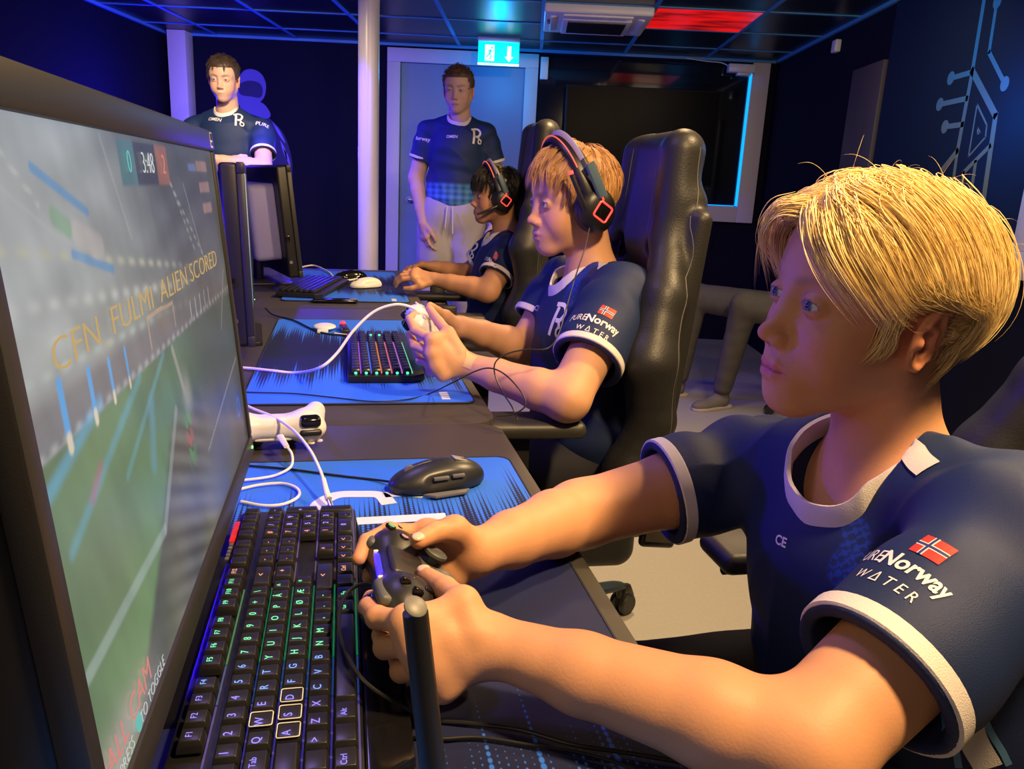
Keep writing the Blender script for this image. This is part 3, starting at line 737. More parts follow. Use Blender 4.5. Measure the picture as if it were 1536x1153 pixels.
def monitor(label, loc, rz, W=.597, H=.336, tilt=.088, z0=.823-.7402, detail=True, painter=game, on=True, wall=False):
    """screen plane in local yz facing +x; z0 is the height of the lower screen edge over the desk"""
    t = thing('monitor', label, 'monitor', loc, rz)
    R = roty(-tilt); o3 = np.array([0, 0, z0])
    def P(mb): mb.xf(R, o3); return mb
    bz, bt, bb, D = .016, .023, .024, .046
    b = MB()
    b.box((-.012, -W/2-bz, -bb), (.003, W/2+bz, 0), .0025); b.box((-.012, -W/2-bz, H), (.003, W/2+bz, H+bt), .0025)
    b.box((-.012, -W/2-bz, -.0), (.003, -W/2, H), .0025); b.box((-.012, W/2, 0), (.003, W/2+bz, H), .0025)
    part('bezel', P(b), M_bezel, t)
    b = MB(); b.rbox((-.028, 0, H/2), (.038, W+2*bz-.004, H+bt+bb-.004), .008, 3); part('back_shell', P(b), M_black, t)
    b = MB(); b.rbox((-.050 if detail else -.085, 0, H/2-.0), (.05 if detail else .11, W*.84, H*.78), .02, 3); part('back_housing', P(b), M_black if detail else mat('monitor_housing_pale', (.28, .28, .30), .5), t)  # far housings lightened in colour so the blue light shows on them
    if on:
        nx, ny = (420, 240) if detail else (60, 34)
        s = screen_mesh('screen', W, H, nx, ny, painter, t, M_scr if detail else M_scr2)
        me = s.data; n = len(me.vertices); c = np.empty(n*3, np.float32); me.vertices.foreach_get('co', c); c = c.reshape(-1, 3)@R.T+o3; me.vertices.foreach_set('co', c.astype(np.float32).ravel()); me.update()
    else:
        b = MB(); b.box((-.004, -W/2, 0), (0, W/2, H)); s = part('screen', P(b), M_glass, t)
    b = MB(); b.ell((.0035, W/2-.0, -.012), (.001, .004, .0018), 10); part('power_light', P(b), mat('green_led', (.1, .6, .1), .4, emit=(.2, 1., .15), es=3), t)
    b = MB()
    b.rbox((-.035, -W/2-bz-.0005, H*.34), (.012, .003, .02), .001); part('side_button', P(b), M_blackg, t)
    sc = MB(); sc.lathe([(.0035, 0), (.006, .0008), (.006, .002), (.0035, .002)], (0, 0, 0), 16, rotx(PI/2)); sc.shift((-.034, -W/2-bz+.001, H*.10)); part('screw', P(sc), M_chrome, t)
    # stand
    b = MB(); hp = z0+.24; b.rbox((-.085, 0, hp/2+.010), (.03, .06, hp), .008, 2); part('stand_pole', b, M_black, t)
    b = MB(); b.prism(rrect(-.20, .02, -.13, .13, .012), .0, .010, .002); part('stand_base', b, M_blackg if detail else M_black, t)
    if not detail:
        b = MB(); b.prism(rrect(-.16, -.005, -.10, .10, .004), .0102, .0112); part('base_inlay', b, mat('dark_wood_inlay', (.045, .040, .038), .5, noise=.5, nscale=30), t)
    if detail:
        def T(txt, size, s_, t_, m, nm, shear=0., space=1., sx=1., bold=-.0004):
            RR = np.array([[0, 0, 1], [1, 0, 0], [0, 1, 0]], float)
            q = text_mb(txt, size, RR, (.0012, (s_-.5)*W, t_*H), .0002, 'CENTER', space, shear, bold, 0, sx); part(nm, P(q), m, s, smooth=False)
        T('CFN_FULMI_ALIEN SCORED', .024, .480, .668, M_txt, 'caption', 0., 1.0, 1.68, -.0004)
        T('3:48', .022, .485, .945, M_txtw, 'clock_digits'); T('0', .022, .395, .945, M_txtb, 'score_digit'); T('2', .022, .575, .945, M_txtr, 'score_digit')
        T('BALL CAM', .022, .073, .062, M_txtr, 'caption'); T('PRESS', .011, .055, .020, M_txtw, 'caption'); T('TO TOGGLE', .011, .155, .020, M_txtw, 'caption')
        q = MB(); q.cyl((.001, (.10-.5)*W, .024*H), .0055, .0004, 16, roty(PI/2)); part('button_symbol', P(q), M_txtb, s)
        # sticker at the far upper corner
        q = MB(); q.box((.0031, W/2-.008, H+.004), (.0034, W/2+.004, H+.020)); part('sticker', P(q), M_white, t, smooth=False)
        q = MB(); q.box((.0034, W/2-.0075, H+.012), (.0037, W/2+.0035, H+.019))
        for k in range(3): q.box((.0034, W/2-.006+k*.0032, H+.006), (.0037, W/2-.0045+k*.0032, H+.010))
        part('sticker_print', P(q), M_black, t, smooth=False)
    return t
monitor('large nearest monitor showing a bright green car football arena', (-.115, .6545, .7402), 0)
monitor('monitor on the middle desk seen edge on, blue lit behind', (-.222, 2.03, .7402), .105, tilt=.03, z0=.060, detail=False, painter=game2)
monitor('monitor on the farthest desk, turned so its back shows', (-.235, 3.14, .7402), .30, tilt=.10, z0=.075, detail=False, painter=game2)
monitor('dark monitor of the facing row, seen past the nearest screen', (-.90, 2.60, .7402), PI-.1, tilt=.05, z0=.09, detail=False, on=False)

# ---------------------------------------------------------------- keyboard with single keys
M_key = mat('key_cap_black', (.014, .014, .015), .32, bump=.04, bscale=700)
M_kb = mat('keyboard_body', (.008, .008, .009), .4)
def kb_col(y):
    """colour of the rainbow backlight along the board"""
    if y < .52: return (.22, .18, 1.0)
    if y < .56: return (.10, .35, .95)
    if y < .69: return (.10, .95, .38)
    if y < .73: return (.9, .35, .2)
    if y < .80: return (1., .25, .15)
    return (.45, .25, 1.)
def legend_mat(c, es=1.3): return mat('legend_%d_%d_%d' % tuple(int(q*99) for q in c), (.1, .1, .1), .5, emit=c, es=es)
KEYM = {}
def key_mesh(dx, dy):
    k = (round(dx, 4), round(dy, 4))
    if k not in KEYM:
        h = .0085; a = (dx/2, dy/2); t = (dx/2-.0020, dy/2-.0024)
        bm = bmesh.new(); V = []
        for z, (u_, w_) in ((0, a), (h*.55, (a[0]-.0006, a[1]-.0007)), (h, t)):
            V.append([bm.verts.new((sx*u_, sy*w_, z)) for sx, sy in ((-1, -1), (1, -1), (1, 1), (-1, 1))])
        for r in range(2):
            for j in range(4): bm.faces.new((V[r][j], V[r][(j+1) % 4], V[r+1][(j+1) % 4], V[r+1][j]))
        bm.faces.new(V[2]); bm.faces.new(V[0][::-1])
        bmesh.ops.bevel(bm, geom=[e for e in bm.edges if e.verts[0].co.z > 1e-5 or e.verts[1].co.z > 1e-5], offset=.0006, segments=2, profile=.5, affect='EDGES')
        me = bpy.data.meshes.new('key'); bm.to_mesh(me); bm.free(); me.materials.append(M_key)
        for p in me.polygons: p.use_smooth = True
        me.set_sharp_from_angle(angle=.6); KEYM[k] = me
    return KEYM[k]
TXTM = {}
def legend(txt, y, parent, size=.0078, off=(0, 0)):
    c = kb_col(y); k = (txt, c, size)
    if k not in TXTM:
        mb = text_mb(txt, size, rotz(PI/2), (0, 0, .0087), .00005, 'CENTER'); me = mesh_from('legend', mb.verts(), mb.f, False); me.materials.append(legend_mat(c)); TXTM[k] = me
    o = bpy.data.objects.new('legend', TXTM[k]); COL.objects.link(o); o.parent = parent; o.location = (off[0], off[1], 0)
XR_ = [-.101, -.076, -.057, -.038, -.019, .000]
U = .01905
def make_keyboard(label, loc):
    t = thing('keyboard', label, 'keyboard', loc)
    ox, oy = .0, .0
    Y0 = .431
    def K(row, c, w=1., txt=None, frame=False, h=1.):
        """row index, centre in key units along the board, width in units"""
        y = Y0+c*U; x = XR_[row]+(h-1)*U/2
        o = bpy.data.objects.new('key', key_mesh(.0172+(h-1)*U, w*U-.0019)); COL.objects.link(o); o.parent = t
        o.location = (x-KX, y-KY, .020)
        if txt is not None: legend(txt, y, o, .0062 if len(txt) > 1 else .0085, (-.001, -.003 if w < 1.3 and row > 0 else 0))
        if frame:
            q = MB(); p = rrect(-.0076, .0076, -.0075, .0075, .0015, 3); q.tube([(a[0], a[1], .0085) for a in p+[p[0]]], .0004, 5, caps=False); part('key_outline', q, mat('key_outline_white', (.7, .7, .7), .5), o)
        return o
    KX, KY = -.045, .665
    K(0, .5, txt='Esc')
    for i in range(12): K(0, 2.5+i+(i//4)*.5, txt='F%d' % (i+1))
    for i in range(3): K(0, 15.75+i)
    for i in range(4): K(0, 19+i)
    for i, c in enumerate('|1234567890+'): K(1, i+.5, txt=c)
    K(1, 12.5, txt='\\'); K(1, 14, 2., txt='<')
    K(2, .75, 1.5, txt='Tab')
    for i, c in enumerate('QWERTYUIOP\u00c5'): K(2, 2+i, txt=c, frame=c in 'W')
    K(2, 13, txt='^')
    K(3, .875, 1.75)
    for i, c in enumerate('ASDFGHJKL\u00d8\u00c6'): K(3, 2.25+i, txt=c, frame=c in 'ASD')
    K(3, 13.3, 1., txt='*'); 
    K(2, 14.3, 1.3, txt='+')
    K(4, .625, 1.25); K(4, 1.75, txt='>')
    for i, c in enumerate('ZXCVBNM,.-'): K(4, 2.75+i, txt=c)
    K(4, 13.6, 2.75, txt='<')
    K(5, .625, 1.25, txt='Ctrl'); K(5, 1.875, 1.25); K(5, 3.125, 1.25, txt='Alt'); K(5, 6.875, 6.25); K(5, 10.625, 1.25, txt='Gr'); K(5, 11.875, 1.25, txt='Fn'); K(5, 13.125, 1.25); K(5, 14.375, 1.25, txt='Ctrl')
    for r in (1, 2):
        for i in range(3): K(r, 15.75+i, txt='-' if r == 1 else '.')
    K(4, 16.75, txt='^')
    for i in range(3): K(5, 15.75+i, txt='<')
    for i, c in enumerate('#/*-'): K(1, 19.0+i, txt=c)
    for i, c in enumerate('789'): K(2, 19.0+i, txt=c)
    for i, c in enumerate('456'): K(3, 19.0+i, txt=c)
    for i, c in enumerate('123'): K(4, 19.0+i, txt=c)
    K(5, 19.5, 2., txt='0'); K(5, 21, txt='.'); K(2, 22, txt='+', h=2.); K(4, 22, h=2.)
    # body with a raised back edge and a palm rest
    b = MB(); b.prism(rrect(-.116-KX, .0125-KX, .418-KY, .873-KY, .008), .002, .017, .002); part('body', b, M_kb, t)
    b = MB(); b.prism([(.0125-KX, .425-KY), (.026-KX, .44-KY), (.047-KX, .455-KY), (.047-KX, .60-KY), (.030-KX, .66-KY), (.0125-KX, .87-KY)], .001, .013, .003); part('palm_rest', b, M_blackg, t)
    for i, (y0, y1, c) in enumerate(((.425, .52, (.16, .10, 1.)), (.522, .57, (.02, .20, .8)), (.572, .69, (.0, .8, .22)), (.70, .74, (.12, .05, .03)), (.75, .868, (.30, .12, .8)))):
        for r in range(6):
            if r == 0 and i > 2: continue
            q = MB(); q.box((XR_[r]+.0088-KX, y0-KY, .0172), (XR_[r]+.0102-KX, y1-KY, .0182)); part('backlight_strip', q, mat('backlight_%d' % i, (.05, .05, .05), .5, emit=c, es=.16), t, smooth=False)
    q = MB(); q.box((-.1165-KX, .43-KY, .006), (-.1150-KX, .66-KY, .013)); part('side_light', q, mat('side_glow', (.1, .1, .3), .5, emit=(.10, .04, 1.), es=2.5), t, smooth=False)
    q = MB(); q.rbox((-.1155-KX, .815-KY, .0185), (.006, .05, .004), .001); part('red_trim', q, M_red, t)
    q = MB()
    for k in range(5): q.rbox((-.1155-KX, .755-KY+k*.008, .0180), (.004, .005, .002), .0005)
    part('media_button', q, M_grey, t)
    return t
kb1 = make_keyboard('black mechanical keyboard with glowing rainbow letters beside the nearest monitor', (-.045, .665, .7434))
# second board: same kind of keys, seen small and turned end on
def small_keyboard(label, loc, rz, rows=6, cols=16, glow=True):
    t = thing('keyboard', label, 'keyboard', loc, rz)
    b = MB(); b.prism([(-.075, -.225), (.055, -.225), (.078, -.205), (.078, .20), (.055, .225), (-.075, .225)], .001, .016, .002); part('body', b, M_kb if glow else M_black, t)
    cc = [(.5, .1, .9), (.1, .2, 1.), (.9, .25, .1), (.9, .2, .35), (.6, .2, .8), (.2, .9, .4)]
    for r in range(rows):
        for c in range(cols):
            o = bpy.data.objects.new('key', key_mesh(.0172, .025)); COL.objects.link(o); o.parent = t; o.location = (-.060+r*.0205, -.198+c*.0262, .018)
        if glow:
            q = MB(); q.box((-.060+r*.0205+.0092, -.21, .0165), (-.060+r*.0205+.0112, .10, .0190)); part('backlight_strip', q, mat('bl2_%d' % r, (.05, .05, .05), .5, emit=cc[r], es=.8), t, smooth=False)
            for c, nn in ((0, 1), (13, 1)):
                if c == 13 and r not in (2, 3): continue
                q = MB(); q.ell((-.060+r*.0205, -.216 if c == 0 else -.198+c*.0262, .019 if c == 0 else .027), (.003, .004, .0025), 8); part('key_light', q, mat('key_green', (.1, .5, .3), .5, emit=(.05, 1., .5), es=2.5), t)
    return t
small_keyboard('black gaming keyboard with green and red lights, on the middle pad before the second boy', (.083, 1.755, .7434), .0)
k3 = small_keyboard('plain black keyboard on the farthest mouse pad', (-.10, 2.90, .7434), -.22, glow=False)
# mice
def mouse(label, loc, rz, big=True, m=None, name='computer_mouse'):
    t = thing(name, label, 'mouse', loc, rz); m = m or M_black
    S = Sdf().u(EL((0, -.008, .010), (.030, .056, .029)), 0).u(EL((0, .035, .008), (.027, .035, .018)), .02).clip(PL((0, 0, .002), (0, 0, -1)), .003)
    S.cut(RC((-.040, .02, .022), (-.040, -.02, .026), .014), .006).cut(RC((.040, .02, .022), (.040, -.02, .026), .013), .006)
    for sx in (-.0, ): S.cut(BX((sx, .045, .03), (.0008, .035, .02)), .001)
    V, Q = polygonise(S, (-.04, -.075, 0), (.04, .08, .05), .0016); part('shell', (V, Q), m, t, ang=None)
    b = MB(); b.cyl((0, .042, .026), .008, .006, 16, roty(PI/2)); part('scroll_wheel', b, M_grey, t)
    if big:
        b = MB(); b.prism([(-.034, -.030), (-.044, -.020), (-.046, .022), (-.034, .035)], .002, .007, .002); part('thumb_rest', b, M_grey, t)
        b = MB(); b.rbox((-.0275, .008, .022), (.006, .022, .005), .002); b.rbox((-.0275, -.016, .023), (.006, .018, .005), .002); part('side_button', b, M_grey, t)
        b = MB(); b.rbox((-.0, -.028, .0362), (.016, .020, .002), .001, 2, rotx(.28)); part('badge', b, mat('mouse_badge', (.25, .25, .25), .4), t)
        b = MB()
        for k in range(3): b.rbox((.0285, .012-k*.012, .020), (.002, .006, .004), .001)
        part('indicator_light', b, mat('dim_red_led', (.3, .05, .04), .4, emit=(.6, .1, .05), es=.5), t)
    return t
M_mouse = mat('mouse_soft_black', (.018, .021, .026), .36)
mouse('black wired gaming mouse resting at the far end of the nearest mouse pad', (.124, .975, .7434), PI/2+.25, m=M_mouse)
mouse('white mouse on the farthest mouse pad', (.085, 2.98, .7434), PI/2+.55, False, M_white)
mouse('black mouse behind the white mouse', (.03, 3.22, .7434), PI/2+.2, False, M_blackg)

# ---------------------------------------------------------------- game controllers
def controller(name, label, W=.160, white=False, frame='d'):
    """local: x to the player's right, y away from the player, z up"""
    t = thing(name, label, 'game controller', (0, 0, 0))
    m = M_white if white else mat('pad_soft_black', (.016, .016, .017), .36, bump=.05, bscale=900)
    S = Sdf().u(BX((0, .010, 0), (.052, .026, .0165), .014), 0)
    for s in (-1, 1):
        S.u(RC((s*.050, .012, .000), (s*.066, -.050, -.010), .0245, .0150), .018)
        S.u(EL((s*.052, .016, .004), (.024, .022, .0160)), .01)
        S.cut(EL((s*.0245, -.012, .0185), (.0135, .0135, .004)), .002)
    S.cut(EL((0, -.052, -.004), (.036, .028, .05)), .012)
    V, Q = polygonise(S, (-.095, -.08, -.035), (.095, .05, .035), .0016); part('shell', (V, Q), m, t, ang=None)
    gm = mat('stick_grey', (.085, .088, .09), .5) if not white else M_black
    for s in (-1, 1):
        b = MB(); b.lathe([(.0135, 0), (.0145, .003), (.0125, .005)], (s*.0245, -.012, .013), 28); ring = part('stick_ring', b, gm, t)
        b = MB(); b.lathe([(.005, 0), (.0048, .008), (.009, .0095), (.0108, .011), (.0108, .0135), (.0095, .0145), (.007, .0130), (.002, .0125)], (s*.0245, -.012, .0155), 28); part('thumbstick', b, gm, t)
        b = MB(); b.rbox((s*.053, .036, .006), (.032, .014, .010), .004, 3, rotz(-s*.12)); part('shoulder_button', b, gm if not white else M_black, t)
        b = MB(); b.rbox((s*.053, .036, -.011), (.030, .020, .016), .006, 3, rotz(-s*.12)@rotx(.3)); part('trigger', b, M_blackg, t)
    b = MB(); b.rbox((0, .014, .0155), (.054, .034, .006), .003, 3); part('touchpad', b, M_white if white else mat('touchpad_black', (.022, .020, .020), .4), t)
    if not white:
        b = MB(); b.rbox((0, .0345, .0045), (.046, .006, .007), .0015, 2, rotx(-.5)); part('light_bar', b, mat('light_bar_blue', (.02, .02, .3), .3, emit=(.02, .01, 1.), es=4), t)
        for s in (-1, 1):
            b = MB(); b.rbox((s*.026, .0345, .0050), (.004, .007, .0075), .001, 2, rotx(-.5)); part('light_bar_end', b, M_white, t)
    cols = [((0, .0125), 'face_green', (.10, .42, .30)), ((.0125, 0), 'face_red', (.5, .14, .12)), ((0, -.0125), 'face_blue', (.14, .2, .45)), ((-.0125, 0), 'face_pink', (.5, .24, .34))]
    for (a, c), n_, cc in cols:
        b = MB(); b.lathe([(.0052, 0), (.0054, .002), (.0048, .0028)], (.054+a, .016+c, .0222), 20); bt_ = part('face_button', b, M_blackg if not white else M_white, t)
        b = MB(); b.lathe([(.0026, 0), (.0034, .0), (.0034, .0003), (.0026, .0003)], (.054+a, .016+c, .0251), 16); part('symbol', b, mat(n_, cc, .5) if not white else M_grey, bt_)
    for a, c in ((0, .010), (0, -.010), (.010, 0), (-.010, 0)):
        b = MB(); b.rbox((-.054+a, .016+c, .0228), (.0085, .0085, .005), .0015, 2); part('direction_button', b, M_blackg if not white else M_white, t)
    return t
def orient(o, P, X, Y):
    """put a thing at P (desk axes) with its x along X and its y near Y"""
    X = np.asarray(X, float); X /= np.linalg.norm(X); Y = np.asarray(Y, float); Y = Y-X*np.dot(X, Y); Y /= np.linalg.norm(Y); Z = np.cross(X, Y)
    D = rotz(TH); Rm = D@np.stack([X, Y, Z], 1); p = d2w(P)
    o.rotation_euler = Matrix(Rm.tolist()).to_euler(); o.location = p
    return np.stack([X, Y, Z], 1)
# ---------------------------------------------------------------- people
def nrm(v): v = np.asarray(v, float); return v/(np.linalg.norm(v)+1e-12)
def head_rot(yaw, pitch, roll):
    cz, sz = math.cos(yaw), math.sin(yaw); cy, sy = math.cos(pitch), math.sin(pitch); cr, sr = math.cos(roll), math.sin(roll)
    return np.array([[cz, -sz, 0], [sz, cz, 0], [0, 0, 1]])@np.array([[cy, 0, sy], [0, 1, 0], [-sy, 0, cy]])@np.array([[1, 0, 0], [0, cr, -sr], [0, sr, cr]])

def head_ops(S, R, t, s, k=None, child=True, smile=0., detail=True, lids=.0044):
    """head in its own axes: x forward, y to its left, z up; origin between the ears at eye height"""
    a = lambda f: XF(f, R, t, s)
    U = lambda f, kk: S.u(a(f), kk*s)
    C = lambda f, kk: S.cut(a(f), kk*s)
    ck = .003 if child else 0
    U(EL((-.010, 0, .032), (.095, .075, .084)), .01)
    U(EL((.028, 0, .034), (.055, .062, .066)), .03)
    U(EL((.026, 0, -.032), (.054, .056+ck, .070)), .03)
    for y in (-1, 1):
        U(RC((-.010, y*.047, -.050), (.054, y*.015, -.095), .019, .015), .030)
        U(EL((.050, y*.037, -.040), (.025, .023+ck, .030)), .025)
        U(RC((.0715, y*.012, .020), (.058, y*.046, .018), .0105, .009), .018)
    U(EL((.064, 0, -.098), (.0165, .019, .0145)), .022)
    for y in (-1, 1): C(EL((.0935, y*.0315, -.001), (.0155, .0185, .0115)), .018)
    U(RC((.077, 0, .008), (.0935, 0, -.030), .0070, .0080), .016)
    U(EL((.0985, 0, -.0365), (.0098, .0092, .0085)), .008)
    for y in (-1, 1): U(EL((.0905, y*.0115, -.0415), (.0095, .0062, .0062)), .006)
    U(EL((.0695, 0, -.067), (.0185, .029, .024)), .018)
    if detail:
        for y in (-1, 1): C(EL((.0945, y*.0062, -.0490), (.0052, .0032, .0040)), .002)
        sm_ = smile*.004
        U(chain([A3(.0765, .0245, -.0690+sm_), A3(.0865, .0105, -.0655), A3(.0885, 0, -.0665), A3(.0865, -.0105, -.0655), A3(.0765, -.0245, -.0690+sm_)], [.0024, .0043, .0040, .0043, .0024], .003), .0045)
        U(chain([A3(.0765, .0225, -.0710+sm_), A3(.0850, .0095, -.0762), A3(.0862, 0, -.0768), A3(.0850, -.0095, -.0762), A3(.0765, -.0225, -.0710+sm_)], [.0022, .0046, .0050, .0046, .0022], .003), .0045)
        C(chain([A3(.0790, .0255, -.0695+sm_), A3(.0915, .0105, -.0705), A3(.0940, 0, -.0712), A3(.0915, -.0105, -.0705), A3(.0790, -.0255, -.0695+sm_)], [.0007]*5, 0), .0016)
        C(EL((.0925, 0, -.0560), (.0035, .0026, .0060)), .004)
        for y in (-1, 1):
            U(EL((.0735, y*.0315, -.0002), (.0142, .0160, .0132)), .004)
            C(EL((.0880, y*.0320, -.0008), (.0135, .0138, lids)), .0012)
    for y in (-1, 1):
        e = A3(-.010, y*.0755, -.012); Q = rotz(y*.42)@rotx(-y*.10)@roty(-.12)
        U(EL(e, (.0180, .0060, .0300), Q), .005)
        if detail:
            C(EL(e+Q@A3(.002, y*.0060, -.002), (.0115, .0055, .0190), Q), .004)
            L = [(-.4, 1.05), (-.95, .55), (-1.0, 0.), (-.7, -.6), (-.1, -1.0)]
            pts = [e+Q@A3(.0165*p[0]*.9, y*.0040, .0285*p[1]*.92) for p in [(.75, .45), (.35, .98)]+L]
            U(chain(pts, [.0026, .0032, .0035, .0036, .0036, .0036, .0042], .002), .003)
            U(EL(e+Q@A3(.0105, y*.0030, -.004), (.0035, .0040, .0062), Q), .003)
            U(chain([e+Q@A3(.004, y*.0035, .014), e+Q@A3(-.006, y*.0048, .010), e+Q@A3(-.0085, y*.0048, -.004), e+Q@A3(-.002, y*.0035, -.016)], [.0022]*4, .002), .004)
    return S

def hand_joints(W, fw, back, side, s=1., curl=(.35, .5, .35), spread=.12, thumb=None):
    """joints of a relaxed hand: fw wrist->knuckles, back = outward normal of its back, side +1 when the thumb lies at cross(fw, back)"""
    fw = nrm(fw); back = nrm(np.asarray(back)-fw*np.dot(back, fw)); lat = np.cross(fw, back)*side
    W = np.asarray(W, float); o = []
    for i, (l, off) in enumerate((((.080, .040, .024, .020), .026), ((.083, .044, .027, .021), .007), ((.079, .040, .025, .020), -.011), ((.072, .031, .019, .018), -.027))):
        m = W+s*(fw*l[0]+lat*off); P = [m]; ang = 0.; d0 = nrm(fw+lat*spread*(off/.026))
        for j in range(3):
            c = curl[j]*(1+.08*i); ang += c; d = d0*math.cos(ang)-back*math.sin(ang); P.append(P[-1]+d*l[j+1]*s)
        o.append(P)
    if thumb is None:
        a = W+s*(fw*.020+lat*.024-back*.006); b = W+s*(fw*.050+lat*.044-back*.014); c = b+s*.034*nrm(fw*.9+lat*.35-back*.35); d = c+s*.026*nrm(fw*.95-lat*.05-back*.35); thumb = [a, b, c, d]
    return dict(W=W, f=o, t=thumb, s=s, back=back)
def hand_ops(S, H, kp=.010, rs=1.):
    s = H['s']*rs; W = np.asarray(H['W'], float); G = []
    ms = [np.asarray(P[0]) for P in H['f']]
    for i, m in enumerate(ms): G.append(RC(W+(m-W)*.12, m, .0165*s, .0115*s))
    for i in range(3): G.append(RC(ms[i], ms[i+1], .0110*s, .0105*s))
    T = [np.asarray(q) for q in H['t']]
    G.append(RC(W+(ms[0]-W)*.1, T[1], .0150*s, .0125*s)); G.append(RC(T[1], ms[0], .0095*s, .0095*s))
    S.u(UN(G, .014*s), .010)
    R = [(.0100, .0090, .0080, .0068), (.0102, .0092, .0081, .0069), (.0098, .0087, .0077, .0066), (.0088, .0077, .0069, .0060)]
    for P, r in zip(H['f'], R):
        P = [np.asarray(q) for q in P]
        f = chain(P, [q*s for q in r], .0015); kn = EL(P[1], (.0095*s*r[1]/.009,)*3); S.u(UN([f, kn], .003), .0035)
    S.u(chain(T, [.0135*s, .0115*s, .0100*s, .0080*s], .003), .006)
def nail(P, up, r, s):
    """small plate on the last joint of a finger"""
    d = nrm(np.asarray(P[-1])-np.asarray(P[-2])); up = nrm(np.asarray(up)-d*np.dot(up, d)); l = np.cross(d, up)
    return EL(np.asarray(P[-1])+up*r*.62+d*r*.15, (.0075*s, .0058*s, .0030*s), np.stack([d, l, up], 1))

M_skin = mat('skin', (.6, .4, .3), .54, attr='tint', sss=.12, bump=.10, bscale=420, spec=.35, noise=.04, nscale=60)
M_eye = mat('eye_surface', (.8, .8, .8), .12, attr='tint', coat=.5)
M_jersey = mat('navy_jersey', (.010, .026, .085), .62, attr='tint', bump=.30, bscale=1300, spec=.35)
M_trim = mat('jersey_white_trim', (.70, .64, .62), .6, bump=.3, bscale=900)
M_print = M_print
M_pw = mat('jersey_print_white', (.74, .72, .72), .55)
M_pr = mat('flag_red', (.72, .035, .02), .55); M_pb = mat('flag_blue', (.02, .03, .16), .55)
def skin_paint(V, R, t, s, base, lips=(.50, .17, .16), brow=None, brow_w=.0036, blush=.5, lipk=.8):
    C = np.tile(np.array(base, float), (len(V), 1))
    p = ((V-t)@R)/s
    n = vnoise(V, 60, 1); C *= (1+.035*n)[:, None]
    def blob(c, r): q = (p-np.array(c))/np.array(r); return np.exp(-(q*q).sum(1))
    red = np.array(base)*np.array([1.12, .70, .66])
    for y in (-1, 1):
        C = mixc(C, red, blush*blob((.06, y*.045, -.035), (.03, .022, .022))); C = mixc(C, red, .7*blob((-.012, y*.08, -.012), (.025, .02, .035)))
        C = mixc(C, np.array(base)*.72, .35*blob((.083, y*.032, -.001), (.014, .019, .010)))
        # lid edges
        q = np.abs(((p-np.array([.0880, y*.0320, -.0008]))/np.array([.0135, .0138, .0044])))
        e = np.sqrt((q*q).sum(1)); C = mixc(C, np.array(base)*.30, np.exp(-((e-1.08)/.14)**2)*(p[:, 0] > .07)*(np.abs(p[:, 2]) < .02)*.75)
        if brow is not None:
            for k in range(7):
                u_ = k/6; c = (.0835-.012*u_**2-.006*u_, y*(.014+.034*u_), .0175+.0055*math.sin(u_*2.4))
                C = mixc(C, brow, .75*blob(c, (.010, .0062, brow_w)))
    C = mixc(C, red, .5*blob((.105, 0, -.036), (.012, .012, .010)))
    up = (p[:, 0] > .065)*np.exp(-((p[:, 1]/.023)**4)); zz = p[:, 2]+.0705-.000
    C = mixc(C, lips, lipk*up*np.exp(-(((zz+.0002)-0)/.0072)**4)*(np.abs(p[:, 2]+.07) < .012))
    C = mixc(C, np.array(base)*.12, .9*(np.exp(-((zz+.0006)/.0010)**2)*up*(np.abs(p[:, 1]) < .024)))
    for y in (-1, 1): C = mixc(C, np.array(base)*.2, .8*blob((.0935, y*.0062, -.0495), (.005, .0030, .003)))
    return np.clip(C, 0, 1)
def eyes(parent, R, t, s, iris=(.10, .20, .30), look=(1, 0, 0)):
    for y in (1, -1):
        b = MB(); b.ell((0, 0, 0), (.0122,)*3, 40); V = b.verts(); lk = nrm(look)
        c = np.arccos(np.clip(V@lk/.0122, -1, 1)); C = np.tile(np.array([.70, .66, .64]), (len(V), 1))
        C = mixc(C, iris, sm(.52, .47, c)); C = mixc(C, np.array(iris)*.3, np.exp(-((c-.49)/.04)**2)); C = mixc(C, (.005, .005, .005), sm(.24, .20, c))
        V = (V+[.0735, y*.0315, -.0004])*s@R.T+t
        o = part('eye', (V, b.f), M_eye, parent, absol=True, ang=None, pbase=ROOT[0]); colour(o, C)
ROOT = [None]
def ring_mb(c, ax, r, w, th, n=40, sy=1., u=None):
    """band round an axis: radius r, width w along the axis, thickness th"""
    ax = nrm(ax); u = nrm(np.cross(ax, [0, 0, 1]) if u is None else np.asarray(u)-ax*np.dot(u, ax)); v = np.cross(ax, u); b = MB(); V = []
    prof = [(r, -w/2), (r+th*.7, -w/2), (r+th, -w/2+th*.3), (r+th, w/2-th*.3), (r+th*.7, w/2), (r, w/2)]
    for k in range(n):
        a = 2*PI*k/n
        for rr, z in prof: V.append(np.asarray(c)+u*rr*math.cos(a)+v*rr*sy*math.sin(a)+ax*z)
    m = len(prof); f = [(k*m+j, k*m+(j+1) % m, ((k+1) % n)*m+(j+1) % m, ((k+1) % n)*m+j) for k in range(n) for j in range(m)]
    return b.add(V, f)
